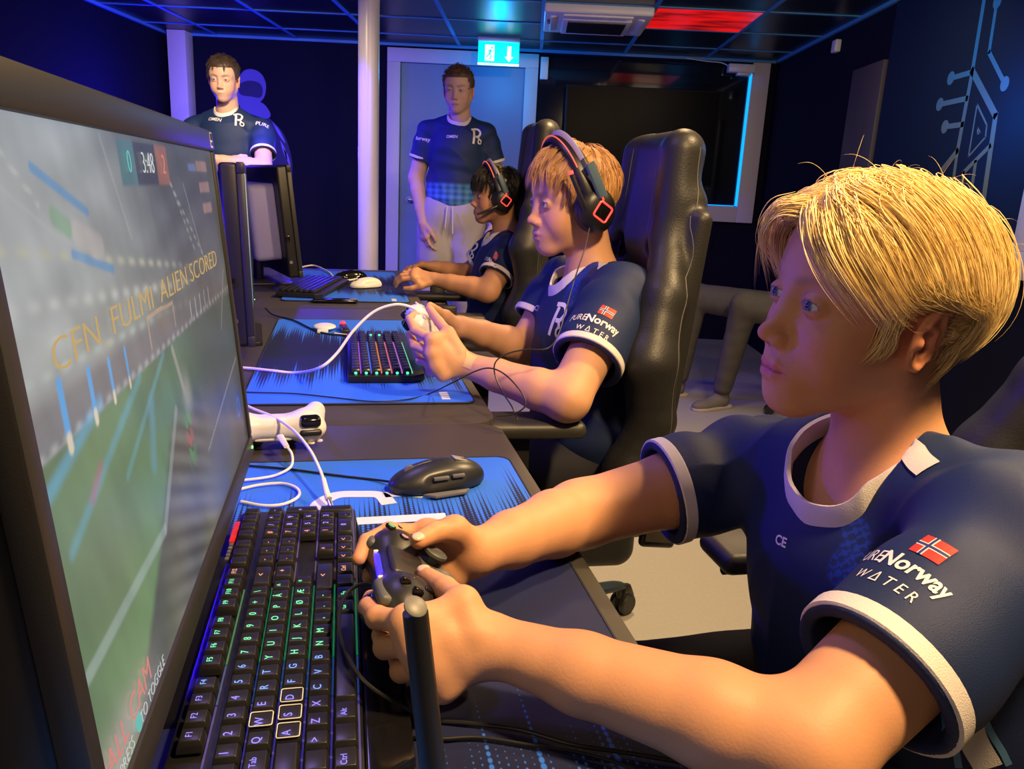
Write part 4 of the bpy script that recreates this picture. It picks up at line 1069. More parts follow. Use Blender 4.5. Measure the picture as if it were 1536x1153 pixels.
def strands(paths, r0, r1=None, m=3, mid=None):
    """many tapered locks as one mesh; paths (N, K, 3), r (N,)"""
    P = np.asarray(paths); N, K, _ = P.shape
    T = np.gradient(P, axis=1); T /= np.linalg.norm(T, axis=2, keepdims=True)+1e-9
    ref = np.array([.3, .2, 1.]); U_ = np.cross(T, ref); U_ /= np.linalg.norm(U_, axis=2, keepdims=True)+1e-9; Wv = np.cross(T, U_)
    k = np.linspace(0, 1, K); prof = np.minimum(1, .35+k*6)*np.clip((1-k)*2.2, .06, 1)
    rad = np.asarray(r0).reshape(-1, 1)*prof[None]
    a = np.arange(m)*2*PI/m
    V = P[:, :, None]+rad[:, :, None, None]*(np.cos(a)[None, None, :, None]*U_[:, :, None]+np.sin(a)[None, None, :, None]*Wv[:, :, None])
    base = (np.arange(N)*K*m)[:, None, None]; i = (np.arange(K-1)*m)[None, :, None]; j = np.arange(m)[None, None, :]; j2 = (j+1) % m
    F_ = np.stack([base+i+j, base+i+j2, base+i+m+j2, base+i+m+j], -1).reshape(-1, 4)
    return V.reshape(-1, 3), F_
def hair_mat(name, col, rough=.38, var=.25, spec=.5):
    if name in MATS: return MATS[name]
    m = mat(name, col, rough, spec=spec, noise=var, nscale=35); return m
def patch(S, txt_mb, C, X, Y, lift=.0007, depth=.0, e=.0015):
    """lay flat lettering on a body surface: C centre, X reading direction, Y its up; pressed on by the distance field"""
    X = nrm(X); Y = nrm(np.asarray(Y)-X*np.dot(X, Y)); Z = np.cross(X, Y)
    v = txt_mb.verts(); P = np.asarray(C)+v[:, :1]*X+v[:, 1:2]*Y+Z*.004
    P = snap(S, P.astype(np.float32), lift, e, 6, .012)
    out = MB(); out.add(P, txt_mb.f); return out
def flat_text(txt, size, sub=.004, bold=0., space=1., sx=1.): return text_mb(txt, size, ext=0., sub=sub, bold=bold, space=space, sx=sx)
def flat_rect(x0, y0, x1, y1, n=.004):
    nx = max(2, int((x1-x0)/n)+1); ny = max(2, int((y1-y0)/n)+1); xs = np.linspace(x0, x1, nx); ys = np.linspace(y0, y1, ny)
    V = [(x, y, 0) for y in ys for x in xs]; f = [(j*nx+i, j*nx+i+1, (j+1)*nx+i+1, (j+1)*nx+i) for j in range(ny-1) for i in range(nx-1)]
    b = MB(); return b.add(V, f)
def flat_path(pts, w, k=8): m = flat_stroke(pts, w, 0, 0, k); m.f = [q for q in m.f if True][::4]; return m
def r_logo(s):
    """club letter: an R whose leg ends in a ring"""
    b = flat_path([(-.30*s, -.5*s), (-.12*s, .40*s)], .15*s, 8); b.join(flat_path([(-.30*s, .46*s), (.12*s, .50*s), (.30*s, .28*s), (.14*s, .02*s), (-.10*s, -.02*s)], .14*s))
    b.join(flat_path([(.08*s, .0*s), (.16*s, -.20*s)], .13*s, 6))
    c = [( .20*s+.15*s*math.cos(a), -.36*s+.15*s*math.sin(a)) for a in np.linspace(0, 2*PI, 17)]
    b.join(flat_path(c, .09*s, 0)); return b
def sleeve_print(S, par, C, X, Y, s=1., full=True):
    """flag, name line and WATER line on a sleeve"""
    k = s
    P = lambda m, dx, dy: patch(S, m, np.asarray(C)+nrm(X)*dx*k+nrm(np.asarray(Y)-nrm(X)*np.dot(nrm(X), Y))*dy*k, X, Y)
    fl = P(flat_rect(-.0155*k, -.0115*k, .0155*k, .0115*k), .008, .034)
    f = part('flag', fl, M_pr, par, absol=True, smooth=False, pbase=ROOT[0])
    q = flat_rect(-.0155*k, -.0024*k, .0155*k, .0024*k); q.join(flat_rect(-.0072*k, -.0115*k, -.0024*k, .0115*k)); v = patch(S, q, np.asarray(C)+nrm(X)*.008*k+nrm(np.asarray(Y)-nrm(X)*np.dot(nrm(X), Y))*.034*k, X, Y, .0010); part('flag_cross', v, M_pw, f, absol=True, smooth=False, pbase=ROOT[0])
    q = flat_rect(-.0155*k, -.0012*k, .0155*k, .0012*k); q.join(flat_rect(-.0060*k, -.0115*k, -.0036*k, .0115*k)); v = patch(S, q, np.asarray(C)+nrm(X)*.008*k+nrm(np.asarray(Y)-nrm(X)*np.dot(nrm(X), Y))*.034*k, X, Y, .0013); part('flag_cross', v, M_pb, f, absol=True, smooth=False, pbase=ROOT[0])
    t1 = flat_text('PURE', .021*k, bold=-.0000); v = P(t1, -.0455, .0065); part('lettering', v, M_pw, par, absol=True, smooth=False, pbase=ROOT[0])
    t1 = flat_text('Norway', .024*k, bold=.0006*k); v = P(t1, .0165, .0065); part('lettering', v, M_pw, par, absol=True, smooth=False, pbase=ROOT[0])
    if full:
        t1 = flat_text('W\u0394TER', .0165*k, space=1.55); v = P(t1, .004, -.0185); part('lettering', v, M_pw, par, absol=True, smooth=False, pbase=ROOT[0])
def jersey_tint(V, S=None, base=(.009, .021, .082)):
    C = np.tile(np.array(base), (len(V), 1)); C *= (1+.10*vnoise(V, 9, 5))[:, None]; return C
def simple_legs(name, joints, rads, m, root, h=.005, absol=True, k=.03):
    """trousers: chains of joints fused into one mesh"""
    S = Sdf()
    for P, r in zip(joints, rads): S.u(chain([np.asarray(q, float) for q in P], r, .02), k)
    A = np.concatenate([np.asarray(P, float) for P in joints]); lo = A.min(0)-.13; hi = A.max(0)+.13
    T = Sdf().u(lambda p, s=S: s(p)+.0024*vnoise(p, 30, 3)+.0006*np.sin(p[:, 2]*70+vnoise(p, 14, 2)*5), 0); V, Q = polygonise(T, lo, hi, h); return part(name, (V, Q), m, root, absol=True, ang=None)
def shoe(root, P, d, m, ms, name='shoe', s=1.):
    d = nrm((d[0], d[1], 0)); l = np.array([-d[1], d[0], 0]); R = np.stack([d, l, [0, 0, 1]], 1); P = np.asarray(P, float)
    S = Sdf().u(XF(UN([EL((.03, 0, .035), (.060, .042, .045)), EL((.13, 0, .025), (.075, .045, .032)), RC((.0, 0, .06), (.0, 0, .10), .038, .040)], .04), R, P, s), 0).clip(PL(P+[0, 0, .012], (0, 0, -1)), .004)
    V, Q = polygonise(S, P-.26*s, P+.26*s, .005); o = part(name, (V, Q), m, root, absol=True, ang=None)
    b = MB(); pr = [(-.055, -.032), (.0, -.040), (.10, -.047), (.17, -.040), (.205, 0), (.17, .040), (.10, .047), (.0, .040), (-.055, .032)]
    k = catmull(np.array([(q[0], q[1], 0) for q in pr+[pr[0]]]), np.zeros(10), 4)[0][:-1]
    b.prism([(q[0]*s, q[1]*s) for q in k], 0, .020*s, .004); b.xf(R, P); part('sole', b, ms, o, absol=True, pbase=root)
    b = MB()
    for j in range(4): b.tube([(.045+j*.018, -.022, .066-j*.006), (.045+j*.018, 0, .074-j*.007), (.045+j*.018, .022, .066-j*.006)], .003, 6, smooth=3)
    b.v = [v*s for v in b.v]; b.xf(R, P); part('laces', b, ms, o, absol=True, pbase=root)
    return o
# ---------------------------------------------------------------- hair
def head_base(x=0.):
    return UN([EL((-.010, 0, .032), (.095+x, .075+x, .084+x)), EL((.028, 0, .034), (.055+x, .062+x, .066+x)), EL((.026, 0, -.032), (.054+x, .058+x, .070+x))], .03)
def roots(n, rnd, mask):
    d = rnd.normal(size=(n*6, 3)); d /= np.linalg.norm(d, axis=1)[:, None]; p = A3(-.010, 0, .032)+d*A3(.095, .075, .084)
    p = p[mask(p)][:n]; return snap(Sdf().u(head_base(), 0), p.astype(np.float32), 0., .001, 3)
def trace(P0, flow, L, K, lift, avoid=None):
    """grow locks over the head following a flow field"""
    B = Sdf().u(head_base(), 0); p = P0.astype(np.float32).copy(); out = [p.copy()]; vel = np.zeros_like(p)
    for k in range(1, K):
        t = k/(K-1); g = grad(B, p, .002); g /= np.linalg.norm(g, axis=1)[:, None]+1e-9
        d = flow(p, t, P0); d = d-g*np.einsum('ij,ij->i', d, g)[:, None]*np.where(t < 1, .85, 0); d /= np.linalg.norm(d, axis=1)[:, None]+1e-9
        vel = d if k == 1 else vel*.45+d*.55; vel /= np.linalg.norm(vel, axis=1)[:, None]+1e-9
        p = p+vel*(L/(K-1))[:, None]; dist = B(p); tgt = lift(t, P0)
        push = np.where(dist < tgt, tgt-dist, (tgt-dist)*.35); p = p+g*push[:, None]; out.append(p.copy())
    return np.stack(out, 1)
def clumpify(paths, per, rnd, w0, w1, jit=.15, rad=.0006):
    """each guide becomes a lock of single hairs, wide at the root and narrow at the tip"""
    N, K, _ = paths.shape; t = np.linspace(0, 1, K)[None, :, None]
    out = []
    for j in range(per):
        o = rnd.normal(size=(N, 1, 3)); w = w0*(1-t)+w1*t; q = paths+o*w
        wob = rnd.normal(size=(N, 1, 3))*np.sin(t*PI*rnd.uniform(.8, 2.2, (N, 1, 1))+rnd.uniform(0, 6, (N, 1, 1)))*w1*jit*4; q = q+wob*t
        keep = rnd.uniform(.72, 1., (N, 1, 1)); tt = t*keep*(K-1); i0 = np.clip(tt.astype(int), 0, K-2)[:, :, 0]; fr = tt-i0[:, :, None]
        a = np.take_along_axis(q, i0[:, :, None].repeat(3, 2), 1); b = np.take_along_axis(q, i0[:, :, None].repeat(3, 2)+1, 1); out.append(a*(1-fr)+b*fr)
    P = np.concatenate(out); return P, np.full(len(P), rad)*rnd.uniform(.7, 1.2, len(P))
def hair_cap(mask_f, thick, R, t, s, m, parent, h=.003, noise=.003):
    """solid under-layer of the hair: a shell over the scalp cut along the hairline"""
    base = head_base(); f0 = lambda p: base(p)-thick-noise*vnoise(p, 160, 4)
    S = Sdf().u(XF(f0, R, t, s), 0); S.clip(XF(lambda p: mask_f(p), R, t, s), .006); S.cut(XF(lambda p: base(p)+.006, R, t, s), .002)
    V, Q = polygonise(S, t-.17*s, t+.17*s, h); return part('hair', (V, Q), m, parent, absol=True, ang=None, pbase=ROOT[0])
def hair_obj(P, r, R, t, s, m, parent, tint=None, mm=3, name='hair'):
    W = P.reshape(-1, 3)*s@R.T+t; W = W.reshape(P.shape); V, F_ = strands(W, r*s, m=mm)
    return part(name, (V, F_), m, parent, absol=True, ang=None, pbase=ROOT[0])
# ================================================================ the boy in front
B1 = thing('person', 'fair haired boy in a navy jersey gripping a black gamepad, nearest the camera', 'person', (.60, .63, 0))
ROOT[0] = B1
hs = .93; hR = head_rot(3.12, -.084, -.082); ht = np.array([.4675, .625, 1.0465])
H1 = lambda x, y, z: hR@(np.array([x, y, z])*hs)+ht
nb = np.array([.506, .634, .904])
SL = np.array([.520, .468, .892]); SR = np.array([.485, .800, .826]); EL_ = np.array([.300, .392, .785]); ER = np.array([.262, .790, .778])
lh = dict(s=.92, W=pd(745, 968, .590), t=[pd(712, 950, .580), pd(694, 905, .592), pd(668, 882, .622), pd(638, 862, .652)], f=[
    [pd(612, 934, .572), pd(566, 926, .590), pd(552, 910, .612), pd(556, 896, .632)],
    [pd(624, 968, .570), pd(578, 970, .588), pd(572, 952, .610), pd(584, 938, .628)],
    [pd(642, 1000, .572), pd(602, 1006, .588), pd(596, 986, .608), pd(607, 970, .622)],
    [pd(664, 1028, .578), pd(634, 1034, .594), pd(628, 1016, .608), pd(637, 1002, .618)]])
rh = dict(s=.92, W=pd(716, 828, .748), t=[pd(702, 808, .735), pd(682, 794, .722), pd(652, 798, .706), pd(628, 811, .688)], f=[
    [pd(640, 800, .738), pd(583, 797, .728), pd(550, 812, .708), pd(538, 838, .690)],
    [pd(652, 822, .748), pd(592, 820, .742), pd(560, 838, .718), pd(554, 866, .694)],
    [pd(664, 846, .745), pd(608, 850, .742), pd(580, 866, .722), pd(580, 882, .700)],
    [pd(680, 866, .742), pd(634, 876, .738), pd(610, 888, .722), pd(608, 896, .708)]])
S = Sdf()
head_ops(S, hR, ht, hs, child=True, lids=.0046)
S.u(RC(H1(-.030, 0, -.045), nb+[.015, 0, 0], .046, .050), .028)
S.u(EL(nb+[.030, 0, -.085], (.080, .13, .10)), .04)
S.u(RC(nb+[.03, -.09, -.05], SL, .05, .042), .04); S.u(RC(nb+[.03, .10, -.05], SR, .05, .042), .04)
S.u(RC((.562, .642, .74), (.625, .648, .57), .085, .095), .06)
def arm(S, sh, el, wr, r=(.040, .036, .0335, .022), sc=1., k=.018):
    sh, el, wr = map(np.asarray, (sh, el, wr)); m1 = sh+(el-sh)*.5; m2 = el+(wr-el)*.28; m3 = el+(wr-el)*.70
    S.u(chain([sh, m1, el], [r[0]*sc, r[0]*sc, r[1]*sc], .01), .03)
    S.u(chain([el, m2, m3, wr], [r[1]*sc*.96, r[2]*sc*1.04, r[2]*sc*.82, r[3]*sc], .01), k)
arm(S, SL, EL_, lh['W'], r=(.043, .037, .034, .0215)); arm(S, SR, ER, rh['W'], r=(.043, .037, .034, .0215))
hand_ops(S, lh); hand_ops(S, rh)
V, Q = polygonise(S, (-.02, .27, .40), (.78, .96, 1.20), .0022)
b1 = part('body', (V, Q), M_skin, B1, absol=True, ang=None)
SK1 = (.63, .31, .16)
C = skin_paint(V, hR, ht, hs, SK1, lips=(.62, .15, .17), brow=(.30, .19, .10), brow_w=.0034, blush=.4, lipk=.95)
for h_ in (lh, rh):
    for P in list(h_['f'])+[h_['t']]:
        for q, w_ in ((P[-1], .45), (P[1], .25), (P[2], .2)): C = mixc(C, np.array(SK1)*[1.12, .72, .66], w_*np.exp(-(((V-q)/.009)**2).sum(1)))
colour(b1, C)
for h_, upv in ((lh, (-.2, .1, .95)), (rh, (-.1, -.35, .9))):
    for P in (h_['t'],):
        f = nail(P, upv, .0080, .95); V2, Q2 = polygonise(tosdf(f), np.asarray(P[-1])-.02, np.asarray(P[-1])+.02, .0008)
        part('thumb_nail', (V2, Q2), mat('nail', (.78, .50, .40), .25), b1, absol=True, ang=None, pbase=B1)
eyes(b1, hR, ht, hs, (.07, .10, .11), look=(1, .10, -.05))
body_sdf = S
# jersey
def jersey(S0, nb, pel, SL, SR, EL_, ER, fl, fr, R=(.10, .155, .135), slv=.058, nr=.060, root=None, body=None, lo=None, hi=None, h=.003, fwd=(-1, 0, 0), cuts=(.55, .55), folds=1., belly=0., nax=None, nfr=.0):
    """shirt: torso, sleeves cut at a share of the upper arm, neck hole, hollow hems; returns its field"""
    nb, pel, SL, SR, EL_, ER = [np.asarray(q, float) for q in (nb, pel, SL, SR, EL_, ER)]
    up = nrm(nb-pel); lr = SL-SR; lr = nrm(lr-up*np.dot(lr, up)); fw = np.cross(lr, up); fw = fw*np.sign(np.dot(fw, fwd)); Rm = np.stack([fw, lr, up], 1)
    if np.linalg.det(Rm) < 0: Rm = np.stack([fw, -lr, up], 1)
    L = np.linalg.norm(nb-pel); S = Sdf()
    ch = nb-up*.16
    S.u(EL(ch, (R[0], R[1], .17), Rm), 0); S.u(EL(nb-up*.30, (R[0]*.97+belly, R[1]*.92, .20), Rm), .05)
    S.u(EL(pel+up*.06, (R[0]*1.05+belly, R[2], .16), Rm), .06)
    S.u(RC(SL, nb-up*.015+lr*.03, .050, .046), .035); S.u(RC(SR, nb-up*.015-lr*.03, .050, .046), .035)
    for sh, el, ct in ((SL, EL_, cuts[0]), (SR, ER, cuts[1])):
        d = nrm(el-sh); e = sh+(el-sh)*ct
        f = IN(RC(sh, sh+(el-sh)*(ct+.3), slv, slv*1.06), PL(e, d), .003); S.u(f, .03)
        S.cut(IN(RC(sh+(el-sh)*.2, sh+(el-sh)*(ct+.4), slv*.82, slv*.92), PL(e-d*.032, -d), .004), .002)
    nax = nrm(up if nax is None else nax); S.cut(RC(nb-nax*.012+fw*(.016+nfr), nb+nax*.2+fw*(.03+nfr), nr, nr*1.25), .006)
    base = S
    if folds:
        def f(p, b=base):
            return b(p)
        T = Sdf()
        def wr(p):
            d = b0(p); q = p
            w = np.zeros(len(p), np.float32)
            for sh, el, ct, sd in ((SL, EL_, cuts[0], 1), (SR, ER, cuts[1], 2)):
                ax = nrm(el-sh); t_ = (q-sh)@ax.astype(np.float32); rr = np.linalg.norm((q-sh)-t_[:, None]*ax.astype(np.float32), axis=1)
                ph = vnoise(q, 22, sd)*2.2+t_*95+((q-sh)@up.astype(np.float32))*45
                w += (np.exp(-((t_-.03)/.060)**2)*np.exp(-(rr/.10)**4))*np.sin(ph)*.0058
            rg = (1-np.abs(vnoise(q*A3(1., .8, .55)+A3(.0, .0, .0), 19, 9)))**5; ev = np.ones(len(p), np.float32)
            for sh, el, ct in ((SL, EL_, cuts[0]), (SR, ER, cuts[1])):
                ax = nrm(el-sh).astype(np.float32); t_ = (q-sh)@ax; rr = np.linalg.norm((q-sh)-t_[:, None]*ax, axis=1); ev *= 1-np.exp(-((t_-ct*np.linalg.norm(el-sh))/.035)**2)*(rr < .10)
            ev *= 1-np.exp(-(np.linalg.norm(q-nb, axis=1)/.09)**4)
            w -= .0052*rg*ev
            w += .0030*np.sin(((q-nb)@up.astype(np.float32))*60+vnoise(q, 14, 7)*3.5)*sm(-.10, -.28, (q-nb)@up.astype(np.float32))
            w += .0016*vnoise(q, 30, 8)
            return d+w*folds
        b0 = base.__call__
        T.u(wr, 0); S = T
    V, Q = polygonise(S, lo, hi, h)
    o = part('jersey', (V, Q), M_jersey, root, absol=True, ang=None); colour(o, jersey_tint(V))
    for sh, el, ct in ((SL, EL_, cuts[0]), (SR, ER, cuts[1])):
        d = nrm(el-sh); e = sh+(el-sh)*(ct-.01)
        part('sleeve_cuff', ring_mb(e-d*.0075, d, slv*(1+.06*ct/(ct+.3))-.0025, .0150, .0046, 48), M_trim, o, absol=True, pbase=root)
    return S, o, Rm, fw, lr, up
JS, jo, JR, jfw, jlr, jup = jersey(body_sdf, nb, (.635, .650, .53), SL, SR, EL_, ER, 0, 0, R=(.125, .170, .16), slv=.0585, nr=.060, root=B1, lo=(.26, .30, .42), hi=(.84, .98, 1.02), h=.003, cuts=(.73, .56), nax=(-.12, 0, 1), nfr=.012)
# collar band following the neck hole
def collar(JS, jo, nb, fw, lr, up, r, root, drop=.02, w=.020, nax=None, nfr=0., z0=.0, lat=1.):
    P = []
    for k in range(64):
        a = 2*PI*k/64; c, s_ = math.cos(a), math.sin(a)
        p = nb+fw*(nfr+.016+r*c)+lr*(r*s_*lat)+up*(z0-drop*max(c, 0)**1.5+.010*max(-c, 0)+.006*abs(s_))
        P.append(p)
    P = np.array(P); cen = P.mean(0)
    S0 = snap(JS, P.astype(np.float32), .002, .002, 4, .02)
    b = MB(); V = []; n = len(P)
    for k in range(n):
        out = nrm((S0[k]-cen)*(1, 1, 1)-up*np.dot(S0[k]-cen, up)); q = S0[k]
        for dr, dz in ((-.003, w*.55), (.001, w*.62), (.0045, w*.2), (.0055, -w*.45), (.0020, -w*.55), (-.002, -w*.1)): V.append(q+out*dr+up*dz)
    m = 6; f = [(k*m+j, k*m+(j+1) % m, ((k+1) % n)*m+(j+1) % m, ((k+1) % n)*m+j) for k in range(n) for j in range(m)]
    b.add(V, f); return part('collar', b, M_trim, jo, absol=True, pbase=root)
collar(JS, jo, nb, jfw, jlr, jup, .060, B1, drop=.030, w=.022, nfr=.012)
# hair of the boy in front: long fair curtain cut, parted over the brow, tucked over the ear
M_hair1 = hair_mat('fair_hair', (.92, .70, .30), .36, .22, .6)
def mk1(p):
    x, y, z = p[:, 0], np.abs(p[:, 1]), p[:, 2]
    front = (z > .066-.25*np.maximum(y-.03, 0)); side = (z > .034) | ((x < .034) & (x > .020) & (z > .0)); back = z > -.052
    return np.where(x > .045, front, np.where(x > -.034, side, back))
rn = np.random.default_rng(3)
def flow1(p, t, p0):
    x, y, z = p.T; sg = np.where(p0[:, 1] > -.012, 1., -1.)
    top = sm(.055, .105, z); fr = sm(.035, .075, p0[:, 0])
    d = np.stack([-.30-.15*(1-top)+0*x, sg*.35*top, -1.+.35*top], 1)                    # sides and back: down, a little backwards
    bk = sm(-.02, -.07, p0[:, 0]); d = d*(1-bk[:, None])+np.stack([.05-.25*sm(.02, .08, z), .30*y/.07, -1.+0*z], 1)*bk[:, None]
    tp = sm(.085, .112, p0[:, 2])*sm(-.075, -.03, p0[:, 0])                              # crown: forward, then over the side
    fwd = np.stack([1.1-1.9*sm(.05, .35, t)*np.ones_like(x), sg*(.45+.5*sm(.1, .4, t)), -.1-1.0*sm(.15, .6, t)+0*x], 1)
    d = d*(1-tp[:, None]*.9)+fwd*tp[:, None]*.9
    fg = np.stack([.35-1.10*sm(.10, .45, t)+0*x, sg*(.55+.25*sm(.3, .8, t)), .25-1.25*sm(.0, .30, t)+0*x], 1)  # fringe
    d = d*(1-fr[:, None])+fg*fr[:, None]
    near = (p0[:, 1] < -.012)*fr; d[:, 0] += near*.55*sm(.2, .6, t); 
    ea = sm(.050, .030, z)*sm(.050, .062, np.abs(y))*sm(.045, .020, x)*sm(-.075, -.040, x)
    d = d*(1-ea[:, None])+np.stack([-1.+0*x, 0*x, -.10+.5*sm(.022, .008, z)], 1)*ea[:, None]
    n = np.stack([vnoise(p0, 45, 1), vnoise(p0, 45, 2), vnoise(p0, 45, 3)], 1)
    return (d+n*.30).astype(np.float32)
P0 = roots(620, rn, mk1)
Lh = .075+.055*sm(.05, .10, P0[:, 2])+.03*sm(.03, .07, P0[:, 0])+.035*sm(-.04, -.09, P0[:, 0])*sm(.0, .06, P0[:, 2])-.035*sm(.02, -.03, P0[:, 2])
lo_side = (P0[:, 2] < .055)*(P0[:, 0] > -.03)*(P0[:, 0] < .05); Lh = np.where(lo_side, .045, Lh)
lift1 = lambda t, p0: (.003+.010*sm(.03, .10, p0[:, 2])*math.sin(min(1, t*1.8+.15)*PI*.6)+.009*sm(.05, .08, p0[:, 0])*sm(.0, .2, t)*sm(1., .5, t)+.003*vnoise(p0, 60, 6)+.003*sm(-.04, -.08, p0[:, 0])*sm(1., .6, t)).astype(np.float32)
G1 = trace(P0, flow1, Lh*1.15, 16, lift1)
def off_ear(P, x0=-.040, x1=.020, z=.020):
    out = P.copy(); K = P.shape[1]
    bad = (P[:, :, 0] > x0) & (P[:, :, 0] < x1) & (P[:, :, 2] < z) & (P[:, :, 2] > -.06) & (np.abs(P[:, :, 1]) > .055)
    for i in np.nonzero(bad.any(1))[0]:
        m = max(1.5, float(np.argmax(bad[i]))); q = np.linspace(0, m, K); i0 = np.clip(q.astype(int), 0, K-2); f = (q-i0)[:, None]; out[i] = P[i, i0]*(1-f)+P[i, i0+1]*f
    return out
G1 = off_ear(G1)
P, r = clumpify(G1, 17, rn, .0046, .0028, .20, .00052)
hair_obj(P, r, hR, ht, hs, M_hair1, b1)
# loose fringe locks hanging over the brow and temple, and flyaway hairs on the crown
cu = []
for k in range(30):
    y0 = rn.uniform(-.028, .012); a = A3(.074, y0, .088)+rn.normal(size=3)*.004
    sg = 1 if rn.uniform() < .62 else -1
    if sg > 0:
        e = A3(.050+rn.uniform(-.03, .02), .062+rn.uniform(-.004, .012), .012+rn.uniform(-.022, .035)); m_ = A3(.092, y0+.030, .070); m2 = A3(.085, .052+rn.uniform(-.006, .006), .040)
    else:
        e = A3(.074+rn.uniform(-.02, .016), -.058+rn.uniform(-.012, .008), .008+rn.uniform(-.02, .03)); m_ = A3(.100, y0-.022, .078); m2 = A3(.100, -.048+rn.uniform(-.006, .006), .044)
    cu.append(catmull(np.array([a, m_, m2, e], float), np.zeros(4), 5)[0])
P, r = clumpify(np.array(cu), 14, rn, .0030, .0016, .25, .0005); hair_obj(P, r, hR, ht, hs, M_hair1, b1)
cu = []
for k in range(22):
    a = A3(rn.uniform(-.09, .07), rn.uniform(-.06, .06), 0); a[2] = .032+.086*math.sqrt(max(.02, 1-(a[0]/.1)**2-(a[1]/.08)**2))+.010
    d = nrm([rn.uniform(-.9, .9), rn.uniform(-.8, .8), .25]); cu.append(catmull(np.array([a, a+d*.02+[0, 0, .003], a+d*.040-[0, 0, .001], a+d*.060-[0, 0, .014]], float), np.zeros(4), 4)[0])
P, r = clumpify(np.array(cu), 1, rn, .001, .001, .1, .00020); hair_obj(P, r, hR, ht, hs, M_hair1, b1)
# sideburn wisp in front of the ear and nape locks
cu = []
for k in range(16):
    a = A3(.020+rn.uniform(-.010, .010), .073, .010); cu.append(catmull(np.array([a, a+[.004, .003, -.016], a+[.003+rn.uniform(-.004, .006), .001, -.034], a+[.010+rn.uniform(-.004, .006), -.004, -.052]], float), np.zeros(4), 4)[0])
P, r = clumpify(np.array(cu), 10, rn, .0030, .0018, .2, .0005); hair_obj(P, r, hR, ht, hs, M_hair1, b1, name='sideburn'); cu = []
for k in range(60):
    y = rn.uniform(-.055, .058); x = -.088*math.sqrt(max(0, 1-(y/.078)**2)); a = A3(x-.008, y, .0); cu.append(catmull(np.array([a, a+[.006, 0, -.03], a+[.016, -y*.1, -.055], a+[.030+rn.uniform(-.004, .006), -y*.15, -.085+rn.uniform(-.01, .014)]], float), np.zeros(4), 4)[0])
P, r = clumpify(np.array(cu), 10, rn, .0030, .0018, .2, .0005); hair_obj(P, r, hR, ht, hs, M_hair1, b1)
def msk1(p):
    x, y, z = p[:, 0], np.abs(p[:, 1]), p[:, 2]
    fr_ = .070-.25*np.maximum(y-.03, 0); hl = np.where(x > .045, fr_, fr_+( .022-fr_)*sm(.045, .025, x)); hl = hl+.010; hl = hl+(-.050-hl)*sm(-.034, -.046, x); return (hl-z).astype(np.float32)
hair_cap(msk1, .0045, hR, ht, hs, hair_mat('fair_hair_under', (.55, .36, .13), .6, .3), b1, .0028)
